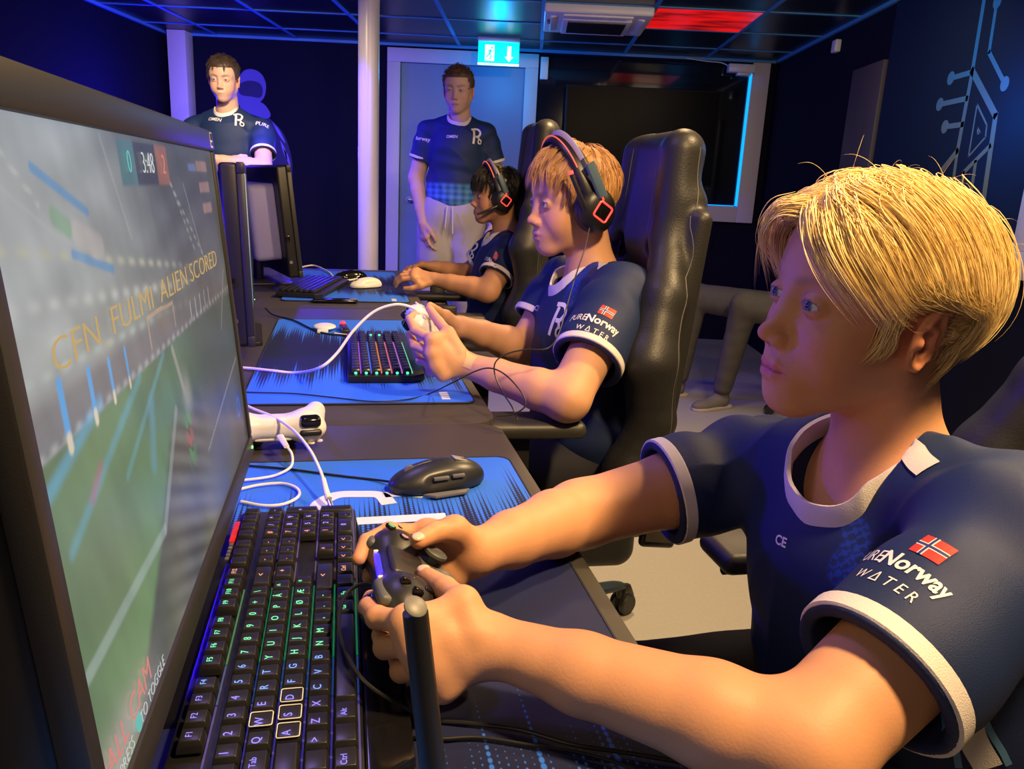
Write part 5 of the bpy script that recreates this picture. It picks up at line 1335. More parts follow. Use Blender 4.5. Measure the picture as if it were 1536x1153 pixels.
# ================================================================ gaming chairs
M_pad = mat('armrest_rubber', (.035, .034, .030), .45, bump=.1, bscale=500)
def chair(label, loc, rz=0., dz=0., lean=.10, frame='d', spin=.3, az=0., hub=(0., 0.)):
    t = thing('gaming_chair', label, 'chair', loc, rz, frame=frame)
    # seat
    S = Sdf().u(BX((-.01, 0, .44+dz), (.24, .21, .045), .035), 0)
    for y in (-1, 1): S.u(BX((-.0, y*.225, .455+dz), (.24, .045, .055), .04), .03)
    S.cut(RC((-.3, 0, .60+dz), (.2, 0, .60+dz), .125), .03)
    V, Q = polygonise(S, (-.29, -.30, .36+dz), (.27, .30, .56+dz), .006); part('seat', (V, Q), M_leather, t, ang=None)
    # backrest: head wings, slots, shoulder wings, waist
    L = math.tan(lean)
    def B(x, y, z): return (x+.235+(z-.42)*L, y, z+dz)
    R = roty(lean)
    S = Sdf().u(BX(B(.035, 0, .80), (.030, .17, .36), .03, R), 0)
    S.u(BX(B(.02, 0, 1.14), (.045, .125, .135), .045, R), .04)
    for y in (-1, 1):
        S.u(chain([A3(*B(.0, y*.215, .50)), A3(*B(-.025, y*.225, .60)), A3(*B(-.005, y*.232, .71)), A3(*B(-.035, y*.242, .83)), A3(*B(-.015, y*.205, .95)), A3(*B(.0, y*.140, 1.06)), A3(*B(.0, y*.128, 1.23))], [.045, .056, .045, .054, .042, .034, .038], .02), .04)
        S.cut(RC(B(-.1, y*.095, 1.035), B(.2, y*.095, 1.035), .022), .012)
        S.cut(RC(B(-.1, y*.125, 1.020), B(.2, y*.125, 1.020), .016), .012)
    S.u(BX(B(.045, 0, .78), (.020, .20, .34), .018, R), .02)
    V, Q = polygonise(S, (.10, -.33, .40+dz), (.45, .33, 1.34+dz), .005); bk = part('backrest', (V, Q), M_leather, t, ang=None)
    for y in (-1, 1):
        sp = [A3(*B(-.035, y*.19, .60)), A3(*B(-.025, y*.185, .75)), A3(*B(-.03, y*.19, .88)), A3(*B(-.01, y*.150, 1.00)), A3(*B(-.02, y*.100, 1.08)), A3(*B(-.03, y*.085, 1.24))]
        c = catmull(np.array(sp, float), np.zeros(6), 8)[0]; c = snap(S, c.astype(np.float32), .0, .002, 5, .03); part('seam', MB().tube(c, .0012, 5), M_seam, bk)
        sp = [A3(*B(.03, y*.27, .56)), A3(*B(.02, y*.28, .75)), A3(*B(.02, y*.29, .84)), A3(*B(.03, y*.23, .98)), A3(*B(.03, y*.17, 1.12)), A3(*B(.03, y*.16, 1.24))]
        c = catmull(np.array(sp, float), np.zeros(6), 8)[0]; c = snap(S, c.astype(np.float32), .0, .002, 5, .03); part('seam', MB().tube(c, .0012, 5), M_seam, bk)
        q = MB(); q.rbox(B(.035, y*.272, .555), (.075, .022, .20), .010, 3, R); hc = part('hinge_cover', q, M_blackg, t)
        q = MB(); q.rbox(B(.035, y*.283, .555), (.058, .004, .17), .002, 2, R); part('hinge_panel', q, mat('dark_bronze', (.05, .04, .03), .35), hc)
        # armrest
        q = MB(); q.rbox((-.03, y*.275, .685+dz+az), (.26, .095, .032), .014, 4); part('armrest', q, M_pad, t)
        q = MB(); q.rbox((-.03, y*.275, .60+dz+az/2), (.06, .030, .16), .006); q.rbox((-.03, y*.275, .50+dz), (.085, .040, .13), .010); q.rbox((-.03, y*.18, .415+dz), (.07, .22, .018), .004); part('arm_post', q, M_black, t)
        q = MB(); q.cyl((-.145, y*.275-.02, .670+dz+az), .008, .012, 16, roty(PI/2)); part('arm_button', q, M_metal, t)
    q = MB(); q.rbox((0, 0, .375+dz), (.24, .20, .05), .01); q.tube([(0, .10, .37+dz), (0, .24, .365+dz)], .007, 8); part('tilt_mechanism', q, M_metal, t)
    q = MB(); q.cyl((hub[0], hub[1], .24+dz/2), .028, .27+dz, 20); part('gas_lift', q, M_metal, t)
    q = MB(); q.cyl((hub[0], hub[1], .10), .045, .07, 24, bev=.006); part('hub', q, M_metal, t)
    for k in range(5):
        a = spin+k*2*PI/5; d = np.array([math.cos(a), math.sin(a), 0]); Rz = rotz(a)
        q = MB(); q.tube([d*.03+[0, 0, .105], d*.15+[0, 0, .112], d*.26+[0, 0, .095], d*.30+[0, 0, .085]], [.028, .026, .022, .018], 12, smooth=4, flat=.62); q.shift((hub[0], hub[1], 0)); part('base_leg', q, mat('base_satin_black', (.02, .03, .04), .28), t)
        q = MB(); q.cyl(d*.30+[0, 0, .070], .010, .04, 12); 
        for sy in (-1, 1): q.cyl(d*.315+Rz@np.array([0, sy*.016, .0])+[0, 0, .030], .030, .018, 24, Rz@rotx(PI/2), .004)
        q.tube([d*.30+[0, 0, .068], d*.325+[0, 0, .062], d*.345+[0, 0, .038]], [.018, .018, .012], 10, flat=1.2); q.shift((hub[0], hub[1], 0)); part('caster', q, M_black, t)
    return t
chair('black gaming chair of the fair haired boy in front, mostly hidden by him', (.66, .64, 0), 0, -.03)
chair('black leather gaming chair behind the second boy, headrest rising beside his head', (.352, 1.635, 0), -.04, -.01, .085, az=.03, spin=.56, hub=(.13, .06))
chair('black gaming chair of the boy farthest down the row', (.395, 2.93, 0), -.05, .10, .085, az=-.10)

# ================================================================ headsets
M_ledr = mat('red_led_ring', (.5, .05, .04), .4, emit=(1., .035, .03), es=2.4)
def headset(label, R, t, s, mic_up):
    h = thing('headset', label, 'headset', (0, 0, 0)); ROOT[0] = h
    X = lambda mb: mb.xf(np.asarray(R)*s, t)
    c0 = np.array([-.010, 0, -.012])
    tl = roty(.28)
    for y in (-1, 1):
        q = MB(); q.lathe([(.034, -.004), (.044, .0), (.046, .012), (.042, .022)], (0, 0, 0), 32, rotx(-y*PI/2)); q.v = [v*[1, 1, 1.12] for v in q.v]; q.v = [v@tl.T+c0+[.0, y*.076, 0] for v in q.v]; cu_ = part('ear_cushion', X(q), M_leather, h, absol=True)
        q = MB(); q.lathe([(.042, .0), (.043, .008), (.036, .018), (.022, .024)], (0, 0, 0), 32, rotx(-y*PI/2)); q.v = [v*[1, 1, 1.12]@tl.T+c0+[.0, y*.096, 0] for v in q.v]; cp = part('ear_cup', X(q), M_black, h, absol=True)
        p = rrect(-.017, .017, -.017, .017, .005, 4); Rr = roty(-.35-PI/12)
        q = MB(); q.tube([np.array([a, 0, b]) for a, b in p+[p[0]]], .0021, 6, caps=False); q.v = [v@Rr.T+c0+[-.004, y*.1205, -.002] for v in q.v]; part('light_ring', X(q), M_ledr, cp, absol=True, pbase=h)
        q = MB(); q.rbox((0, 0, 0), (.030, .004, .030), .003, 2); q.v = [v@Rr.T+c0+[-.004, y*.1195, -.002] for v in q.v]; part('cup_plate', X(q), M_blackg, cp, absol=True, pbase=h)
        q = MB(); q.tube([c0+A3(-.004, y*.1205, .021), c0+A3(-.002, y*.119, .034)], .0022, 6); part('light_stem', X(q), M_ledr, cp, absol=True, pbase=h)
    def arc(a0, a1, r1, r2, n, dx=0.):
        o = []
        for k in range(n):
            a = a0+(a1-a0)*k/(n-1); y, z = r1*math.sin(a), r2*math.cos(a); o.append(c0+A3(.045*math.cos(a)+.004+dx, y, z-.0))
        return o
    q = MB(); pts = arc(-1.72, 1.72, .108, .148, 40); q.tube(pts, [.0066]*40, 12, flat=2.9); 
    # flat band: widen along x
    v = q.verts(); part('headband', X(q), M_black, h, absol=True)
    q = MB(); q.tube(arc(-1.05, 1.05, .1035, .139, 30), .0075, 10, flat=2.6); part('band_padding', X(q), mat('band_padding_cloth', (.03, .025, .06), .7), h, absol=True)
    q = MB(); q.tube(arc(-.85, .85, .113, .1545, 26, -.002), .0035, 8, flat=3.2); part('band_cover', X(q), mat('band_silver', (.40, .38, .36), .35), h, absol=True)
    q = MB(); q.tube(arc(-.95, .95, .1125, .153, 26, .014), .0014, 6); part('band_stripe', X(q), mat('band_red', (.8, .10, .06), .4, emit=(1., .12, .06), es=.8), h, absol=True)
    for y in (-1, 1):
        q = MB(); q.tube([c0+A3(.026, y*.112, .098), c0+A3(.010, y*.117, .06), c0+A3(-.004, y*.1185, .030)], .0055, 8, flat=2.2, smooth=4); part('slider_arm', X(q), mat('slider_slate', (.05, .09, .14), .4), h, absol=True)
    a = c0+A3(.030, .108, -.006)
    pts = [a, a+[.010, .002, .025], a+[.022, .001, .052], a+[.034, -.004, .082]] if mic_up else [a+[0, 0, -.02], a+[.03, -.002, -.034], a+[.062, -.012, -.050], a+[.080, -.018, -.056]]
    q = MB(); q.tube(pts, [.0065, .0058, .0050, .0050], 10, smooth=4); mc = part('microphone_boom', X(q), M_black, h, absol=True)
    if mic_up:
        d = nrm(np.array(pts[-1])-pts[-2]); q = MB(); q.tube([np.array(pts[-1]), np.array(pts[-1])+d*.007], .0056, 10); part('microphone_tip', X(q), mat('mic_red', (.8, .08, .06), .4, emit=(1., .1, .06), es=1.), mc, absol=True, pbase=h)
    return h

# ================================================================ the two boys further down
def plaid_tint(V, up_z, z0, z1, base=(.010, .028, .095)):
    C = jersey_tint(V, base=base); w = sm(z1, z0, V[:, 2]); ck = .5+.25*np.sign(np.sin(V[:, 0]*190))+.25*np.sign(np.sin(V[:, 2]*170+V[:, 1]*60)); P = np.stack([.03+.10*ck, .12+.30*ck, .35+.45*ck], 1)
    return C*(1-w[:, None])+P*w[:, None]
def flow_fwd(p, t, p0, seed=0, curl=0.):
    x, y, z = p.T; bk = sm(.0, -.045, p0[:, 0])
    f = np.stack([.95-.9*sm(.065, .09, x), .35*y/.07, -.45-1.6*sm(.070, .090, x)], 1); sd = sm(.045, .065, np.abs(y))*sm(.085, .05, z); f = f*(1-sd[:, None])+np.stack([.25+0*x, 0*x, -1.+0*x], 1)*sd[:, None]
    b = np.stack([-.15+0*x, .25*y/.07, -1.+.25*sm(.09, .11, z)], 1); d = f*(1-bk[:, None])+b*bk[:, None]
    n = np.stack([vnoise(p0*1., 55, 1+seed), vnoise(p0, 55, 2+seed), vnoise(p0, 55, 3+seed)], 1)
    if curl: n = n+curl*np.stack([np.sin(t*16+p0[:, 1]*200), np.cos(t*16+p0[:, 0]*200), np.sin(t*14+p0[:, 2]*160)], 1)
    return (d+n*.38).astype(np.float32)
def short_mask(fz=.060, sz=.012, bz=-.050):
    def m(p):
        x, y, z = p[:, 0], np.abs(p[:, 1]), p[:, 2]; return np.where(x > .045, z > fz-.15*np.maximum(y-.03, 0), np.where(x > -.030, (z > sz) , z > bz))
    return m
def short_cap(fz=.060, sz=.012, bz=-.050):
    def m(p):
        x, z = p[:, 0], p[:, 2]; hl = fz+(sz-fz)*sm(.055, .035, x); hl = hl+(bz-hl)*sm(-.022, -.036, x); return (hl-z).astype(np.float32)
    return m
def short_hair(body, R, t, s, m, n, per, L, lift, seed, w0=.003, rad=.0006, curl=0., fz=.060, under=None, capt=.006, Lf=1.0, ch=.003):
    r_ = np.random.default_rng(seed); P0 = roots(n, r_, short_mask(fz)); ln = L*(.8+.4*r_.random(len(P0)))*(1+(Lf-1)*sm(.02, .07, P0[:, 0])*sm(.04, .07, P0[:, 2]))*(1-.5*sm(.02, -.04, P0[:, 2]))
    G = trace(P0, lambda p, t_, q: flow_fwd(p, t_, q, seed, curl), ln, 10, lambda t_, q: (.002+lift*sm(.02, .10, q[:, 2])*math.sin(min(1, t_*1.5+.2)*PI*.6)+.003*vnoise(q, 80, 5)).astype(np.float32))
    P, r = clumpify(G, per, r_, w0, w0*.35, .2, rad); hair_obj(P, r, R, t, s, m, body); hair_cap(short_cap(fz), capt, R, t, s, under or m, body, ch, .002)

def boy(label, hx, yaw, pitch, roll, s, nb, pel, SL, SR, EL_, ER, lh, rh, skin, iris, brow, knees, lo, hi, hh, slv=.060, lips=(.55, .22, .2), pants=None):
    root = thing('person', label, 'person', (pel[0], pel[1], 0)); ROOT[0] = root
    R = head_rot(yaw, pitch, roll); t = np.asarray(hx, float); nb = np.asarray(nb, float)
    S = Sdf(); head_ops(S, R, t, s, child=True, lids=.0040)
    H = lambda x, y, z: R@(np.array([x, y, z])*s)+t
    S.u(RC(H(-.030, 0, -.045), nb+[.015, 0, 0], .048*s/.95, .052), .028); S.u(EL(nb+[.025, 0, -.08], (.08, .14, .10)), .05)
    lr = nrm(np.asarray(SR)-SL); S.u(RC(nb+[.03, 0, -.05]-lr*.09, SL, .05, .044), .04); S.u(RC(nb+[.03, 0, -.05]+lr*.09, SR, .05, .044), .04)
    S.u(RC(nb+[.02, 0, -.2], pel, .085, .095), .06)
    arm(S, SL, EL_, lh['W'], r=(.045, .041, .037, .024)); arm(S, SR, ER, rh['W'], r=(.045, .041, .037, .024)); hand_ops(S, lh); hand_ops(S, rh)
    V, Q = polygonise(S, lo, hi, hh); bd = part('body', (V, Q), M_skin, root, absol=True, ang=None)
    colour(bd, skin_paint(V, R, t, s, skin, lips=lips, brow=brow, brow_w=.0038, blush=.4, lipk=.6)); eyes(bd, R, t, s, iris)
    JS, jo, JR, fw, lr, up = jersey(S, nb, pel, SL, SR, EL_, ER, 0, 0, R=(.115, .165, .150), slv=slv, nr=.058, root=root, lo=(min(lo[0], 9), lo[1], .44), hi=(hi[0]+.04, hi[1]+.02, nb[2]+.09), h=.004, cuts=(.67, .62), nfr=.010)
    colour(jo, plaid_tint(np.array([v.co[:] for v in jo.data.vertices])+ORIG[root.name][0], 0, .60, .64)) if False else None
    collar(JS, jo, nb, fw, lr, up, .058, root, drop=.026, w=.022, nfr=.010)
    kn = knees; p = np.asarray(pel, float)
    tr = simple_legs('trousers', [[p+[0, -.07, -.02], kn[0], (kn[0][0]+.02, kn[0][1], .10)], [p+[0, .07, -.02], kn[1], (kn[1][0]+.02, kn[1][1], .10)], [p+[0.02, -.05, .03], p+[.02, .05, .03]]], [[.085, .066, .050], [.085, .066, .050], [.10, .10]], pants or mat('dark_trousers', (.012, .012, .016), .8), root, .008)
    for k in kn: shoe(root, (k[0]+.02, k[1], 0), (-1, 0), M_black, M_white, s=.95)
    return root, bd, jo, JS, R, t, S, (fw, lr, up)
M_hair2 = hair_mat('light_brown_hair', (.62, .34, .13), .38, .25, .6); M_hair3 = hair_mat('black_hair', (.016, .012, .010), .35, .2, .6)
# legs and feet of the boy in front
ROOT[0] = B1
simple_legs('trousers', [[(.64, .57, .56), (.30, .55, .56), (.31, .55, .10)], [(.64, .71, .56), (.30, .74, .56), (.31, .74, .10)], [(.64, .59, .60), (.64, .70, .60)]], [[.095, .066, .05], [.095, .066, .05], [.12, .12]], mat('dark_trousers', (.012, .012, .016), .8), B1, .008)
shoe(B1, (.31, .55, 0), (-1, 0), M_black, M_white, s=.9); shoe(B1, (.31, .74, 0), (-1, 0), M_black, M_white, s=.9)

pd_ = pd
b2l = dict(s=.98, W=pd(702, 548, 1.50), t=[pd(690, 528, 1.49), pd(672, 500, 1.50), pd(658, 482, 1.525), pd(644, 463, 1.55)], f=[
    [pd(648, 510, 1.475), pd(622, 495, 1.50), pd(614, 478, 1.53), pd(622, 470, 1.55)],
    [pd(648, 530, 1.475), pd(622, 518, 1.50), pd(615, 502, 1.53), pd(624, 495, 1.55)],
    [pd(654, 548, 1.480), pd(630, 540, 1.505), pd(624, 524, 1.53), pd(632, 516, 1.55)],
    [pd(664, 562, 1.485), pd(645, 558, 1.51), pd(640, 544, 1.53), pd(646, 536, 1.545)]])
b2r = dict(s=.98, W=pd(692, 490, 1.72), t=[pd(682, 484, 1.70), pd(668, 474, 1.685), pd(656, 466, 1.665), pd(645, 458, 1.645)], f=[
    [pd(655, 488, 1.72), pd(632, 488, 1.71), pd(624, 494, 1.68), pd(626, 500, 1.65)],
    [pd(658, 497, 1.73), pd(636, 500, 1.72), pd(628, 506, 1.69), pd(630, 510, 1.66)],
    [pd(662, 505, 1.73), pd(642, 509, 1.72), pd(634, 514, 1.69), pd(636, 518, 1.66)],
    [pd(666, 512, 1.72), pd(648, 517, 1.71), pd(642, 521, 1.69), pd(642, 524, 1.67)]])
r2 = boy('ginger haired boy with a headset and navy jersey playing at the middle desk', (.476, 1.645, 1.112), 3.329, .073, -.03, .95, (.520, 1.648, .958), (.55, 1.62, .56),
         (.545, 1.482, .935), (.520, 1.815, .915), (.400, 1.325, .765), (.418, 1.775, .765), b2l, b2r, (.66, .35, .20), (.10, .20, .30), (.30, .17, .08), ((.20, 1.54, .55), (.20, 1.73, .55)), (.10, 1.20, .46), (.80, 1.98, 1.30), .0030, slv=.066)
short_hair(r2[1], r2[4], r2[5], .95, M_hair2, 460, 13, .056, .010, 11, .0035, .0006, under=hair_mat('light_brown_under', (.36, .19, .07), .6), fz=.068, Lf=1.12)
hs2 = headset('black headset with glowing red square worn by the boy at the middle desk', r2[4], r2[5], .95, True)
b3l = hand_joints(pd(650, 437, 2.82), nrm(pd(622, 422, 2.84)-pd(652, 437, 2.82)), (.0, -.5, .85), 1, .95, curl=(.25, .55, .45)) if False else hand_joints((.322, 2.812, .800), (-.93, .05, .20), (-.15, -.45, .88), -1, .95, curl=(.30, .60, .45))
b3r = hand_joints((.365, 3.10, .815), (-.95, -.05, .05), (0, .3, .95), 1, .95, curl=(.3, .5, .4))
r3 = boy('dark haired boy with a headset at the farthest desk', (.562, 2.98, 1.100), 3.2276, .002, -.016, .88, (.600, 2.975, .950), (.60, 2.97, .57),
         (.600, 2.835, .905), (.600, 3.115, .905), (.505, 2.745, .772), (.500, 3.19, .775), b3l, b3r, (.50, .25, .14), (.05, .03, .02), (.03, .02, .015), ((.22, 2.88, .56), (.22, 3.06, .56)), (.12, 2.62, .46), (.85, 3.36, 1.28), .0042, slv=.062, lips=(.45, .18, .15))
short_hair(r3[1], r3[4], r3[5], .88, M_hair3, 330, 9, .060, .014, 21, .004, .0010, curl=1.1, fz=.055, Lf=1.2)
hs3 = headset('black headset with red light and lowered microphone on the dark haired boy', r3[4], r3[5], .88, False)

# white pads in hand and on the desk
p2 = controller('game_controller', 'white gamepad held by the boy at the middle desk', white=True); orient(p2, (pd(636, 487, 1.61)), (.05, 1, .02), (-.85, 0, .52))
p1 = controller('game_controller', 'black gamepad with blue light bar in the hands of the fair haired boy'); orient(p1, (.0566, .6104, .7980), (-.032, .998, -.05), (-.875, 0, .483))
p3 = controller('game_controller', 'white gamepad with a cable plugged in, lying at the seam behind the nearest screen', white=True); orient(p3, (-.105, 1.165, .773), (1., .10, .0), (-.10, -1., .10))

# ================================================================ men standing behind
def man(label, hx, yaw, pitch, s, nb, pel, SL, SR, EL_, ER, lh, rh, skin, hairc, legs, lo, hi, pants, cut=.62, iris=(.1, .15, .2), jb=(.010, .028, .095), full_legs=True, hl=.022, mw=.172):
    root = thing('person', label, 'person', (pel[0], pel[1], 0), frame='w'); ROOT[0] = root
    R = head_rot(yaw, pitch, 0.); t = np.asarray(hx, float); nb = np.asarray(nb, float); S = Sdf(); head_ops(S, R, t, s, child=False, lids=.0034)
    H = lambda x, y, z: R@(np.array([x, y, z])*s)+t
    S.u(RC(H(-.030, 0, -.045), nb, .055, .060), .028); S.u(EL(nb+[0, .01, -.12], (.12, .07, .11)), .04); S.u(RC(nb+[0, .0, -.2], pel, .095, .10), .06)
    arm(S, SL, EL_, lh['W'], r=(.050, .044, .040, .027)); arm(S, SR, ER, rh['W'], r=(.050, .044, .040, .027)); hand_ops(S, lh); hand_ops(S, rh)
    V, Q = polygonise(S, lo, hi, .0048); bd = part('body', (V, Q), M_skin, root, absol=True, ang=None)
    colour(bd, skin_paint(V, R, t, s, skin, brow=tuple(np.array(hairc)*1.2), lips=(.48, .2, .18), brow_w=.0045, lipk=.5)); eyes(bd, R, t, s, iris)
    JS, jo, JR, fw, lr, up = jersey(S, nb, pel, SL, SR, EL_, ER, 0, 0, R=(.120, mw, mw-.012), slv=.067, nr=.064, root=root, lo=(lo[0]-.02, lo[1]-.02, pel[2]-.10), hi=(hi[0]+.02, hi[1]+.06, nb[2]+.10), h=.006, cuts=(cut, cut), fwd=(0, -1, 0), nfr=.006)
    Vw = np.empty(len(jo.data.vertices)*3, np.float32); jo.data.vertices.foreach_get('co', Vw); Vw = Vw.reshape(-1, 3)+np.array(ORIG[root.name][0]); C = jersey_tint(Vw, base=jb)
    w = sm(pel[2]+.13, pel[2]+.10, Vw[:, 2]); ck = .5+.25*np.sin(Vw[:, 0]*150)+.25*np.sin(Vw[:, 2]*190); P_ = np.stack([.02+.08*ck, .08+.24*ck, .25+.45*ck], 1); a = jo.data.color_attributes['tint']; C = C*(1-w[:, None])+P_*w[:, None]
    a.data.foreach_set('color', np.concatenate([C, np.ones((len(C), 1))], 1).astype(np.float32).ravel())
    collar(JS, jo, nb, fw, lr, up, .064, root, drop=.022, w=.020, nfr=.006)
    hm = hair_mat('hair_%d_%d' % (int(hairc[0]*999), int(hairc[1]*999)), hairc, .5, .3)
    short_hair(bd, R, t, s, hm, 260, 8, hl, .010, int(hairc[0]*1000)+5, .005, .0012, fz=.064, capt=.007, Lf=1.3, ch=.004)
    return root, bd, jo, JS, R, t, (fw, lr, up)
M_jeans = mat('grey_jeans', (.075, .070, .062), .85, bump=.3, bscale=300, noise=.15, nscale=30); M_jog = mat('light_grey_joggers', (.46, .43, .40), .85, bump=.3, bscale=200)
lh = hand_joints((-1.80, 4.375, 1.205), (-1, .12, .05), (0, -1, .2), 1, 1.05, curl=(.2, .3, .2)); rh = hand_joints((-1.70, 4.405, 1.165), (1, .15, .05), (0, -1, -.1), -1, 1.05, curl=(.3, .4, .3))
m1 = man('man in a navy jersey standing with folded arms before the blue lit mural', (-1.75, 4.566, 1.638), -1.4632, .147, 1.0, (-1.755, 4.62, 1.475), (-1.75, 4.60, .98), (-1.568, 4.63, 1.375), (-1.945, 4.63, 1.375), (-1.505, 4.46, 1.175), (-1.99, 4.46, 1.175), lh, rh,
         (.62, .40, .28), (.05, .032, .02), None, (-2.12, 4.28, .80), (-1.38, 4.80, 1.80), M_jeans, cut=.66)
simple_legs('trousers', [[(-1.66, 4.60, .90), (-1.65, 4.58, .50), (-1.65, 4.62, .10)], [(-1.84, 4.60, .90), (-1.86, 4.58, .50), (-1.87, 4.62, .10)], [(-1.70, 4.60, .93), (-1.80, 4.60, .93)]], [[.11, .075, .06], [.11, .075, .06], [.13, .13]], mat('dark_trousers', (.012, .012, .016), .8), m1[0], .009)
shoe(m1[0], (-1.65, 4.62, 0), (.1, -1), M_black, M_white); shoe(m1[0], (-1.87, 4.62, 0), (-.1, -1), M_black, M_white)
rh = hand_joints((-.610, 4.435, .920), (.15, -.12, -1), (-.75, -.55, 0), -1, 1.05, curl=(.25, .4, .3)); lh = hand_joints((-.215, 4.44, .93), (.0, -.12, -1), (.9, -.3, 0), 1, 1.05, curl=(.25, .4, .3))
m2 = man('man in a navy jersey and pale grey joggers standing in front of the door', (-.435, 4.467, 1.629), -1.6918, .1155, 1.0, (-.430, 4.52, 1.485), (-.455, 4.53, 1.02), (-.285, 4.54, 1.405), (-.600, 4.54, 1.405), (-.205, 4.56, 1.155), (-.668, 4.545, 1.160), lh, rh,
         (.60, .38, .29), (.10, .06, .035), None, (-.82, 4.24, .72), (-.06, 4.72, 1.80), M_jog, cut=.60, hl=.014, mw=.160)
jg = simple_legs('trousers', [[(-.37, 4.53, .90), (-.35, 4.50, .50), (-.34, 4.55, .10)], [(-.54, 4.53, .90), (-.56, 4.50, .50), (-.57, 4.55, .10)], [(-.40, 4.53, .97), (-.51, 4.53, .97)]], [[.115, .088, .07], [.115, .088, .07], [.132, .132]], M_jog, m2[0], .009)
q = MB(); q.tube([(-.44, 4.375, 1.02), (-.438, 4.372, .94), (-.436, 4.380, .87)], .0035, 6, smooth=3); q.tube([(-.47, 4.375, 1.02), (-.475, 4.372, .95), (-.478, 4.378, .90)], .0035, 6, smooth=3); part('drawstring', q, M_white, jg, absol=True, pbase=m2[0])
shoe(m2[0], (-.34, 4.55, 0), (.1, -1), M_black, M_white); shoe(m2[0], (-.57, 4.55, 0), (-.1, -1), M_black, M_white)
# person sitting behind, only the legs show
lh = hand_joints((1.42, 3.90, .66), (-.9, -.2, -.2), (0, 0, 1), 1, 1., curl=(.3, .4, .3)); rh = hand_joints((1.42, 4.30, .66), (-.9, .1, -.2), (0, 0, 1), -1, 1., curl=(.3, .4, .3))
root = thing('person', 'seated person in grey jeans and grey trainers, mostly hidden behind the fair haired boy', 'person', (1.62, 4.1, 0), frame='w'); ROOT[0] = root
S = Sdf(); R = head_rot(PI, .1, 0); t = np.array([1.60, 4.1, 1.10]); head_ops(S, R, t, .95, child=False)
S.u(RC((1.61, 4.1, 1.06), (1.64, 4.1, .95), .05, .055), .03); S.u(RC((1.64, 4.1, .90), (1.62, 4.1, .60), .10, .11), .06)
arm(S, (1.63, 3.93, .88), (1.58, 3.88, .66), lh['W']); arm(S, (1.63, 4.27, .88), (1.58, 4.32, .66), rh['W']); hand_ops(S, lh); hand_ops(S, rh)
V, Q = polygonise(S, (1.28, 3.75, .48), (1.78, 4.45, 1.26), .006); bd = part('body', (V, Q), M_skin, root, absol=True, ang=None); colour(bd, skin_paint(V, R, t, .95, (.6, .38, .26))); eyes(bd, R, t, .95)
hair_cap(short_cap(), .008, R, t, .95, M_hair3, bd, .005)
S = Sdf().u(EL((1.645, 4.1, .78), (.12, .19, .20)), 0); S.u(RC((1.64, 3.93, .88), (1.585, 3.885, .665), .06, .052), .04).u(RC((1.64, 4.27, .88), (1.585, 4.315, .665), .06, .052), .04).u(RC((1.585, 3.885, .665), (1.47, 3.895, .66), .052, .042), .02).u(RC((1.585, 4.315, .665), (1.47, 4.30, .66), .052, .042), .02).u(EL((1.64, 4.1, .62), (.13, .17, .14)), .05)
S.cut(RC((1.63, 4.1, .96), (1.62, 4.1, 1.1), .06), .01)
V, Q = polygonise(S, (1.38, 3.8, .44), (1.785, 4.45, 1.02), .007); part('hoodie', (V, Q), mat('black_hoodie', (.01, .01, .012), .85), root, absol=True, ang=None)
simple_legs('trousers', [[(1.58, 4.02, .54), (1.13, 4.07, .60), (1.10, 4.20, .13)], [(1.58, 4.22, .54), (.93, 4.38, .59), (.90, 4.42, .13)], [(1.60, 4.03, .55), (1.60, 4.2, .55)]], [[.105, .072, .052], [.105, .075, .052], [.12, .12]], M_jeans, root, .007)
M_sho = mat('grey_knit_trainer', (.13, .12, .105), .8, bump=.3, bscale=300)
shoe(root, (1.105, 4.22, 0), (-.85, -.5), M_sho, mat('pale_sole', (.42, .36, .33), .6)); shoe(root, (.90, 4.44, 0), (-.95, -.3), M_sho, mat('pale_sole', (.42, .36, .33), .6))
chair('black gaming chair carrying the seated person in grey jeans', (1.44, 4.12, 0), 0, .0, .0, frame='w', spin=.9) if False else None
ot = thing('office_stool', 'black swivel stool under the seated person in grey jeans', 'stool', (1.55, 4.12, 0), frame='w')
q = MB(); q.cyl((0, 0, .43), .20, .05, 32, bev=.02); part('seat', q, M_leather, ot); q = MB(); q.cyl((0, 0, .25), .025, .32, 16); part('gas_lift', q, M_metal, ot)
for k in range(5):
    a = .55+k*2*PI/5; d = np.array([math.cos(a), math.sin(a), 0])*.68; q = MB(); q.tube([d*.04+[0, 0, .10], d*.25+[0, 0, .09], d*.30+[0, 0, .075]], [.022, .018, .015], 8, smooth=3); part('base_leg', q, M_black, ot); q = MB(); q.cyl(d*.30+[0, 0, .028], .026, .03, 16, rotz(a)@rotx(PI/2)); q.cyl(d*.30+[0, 0, .06], .008, .04, 8); part('caster', q, M_black, ot)
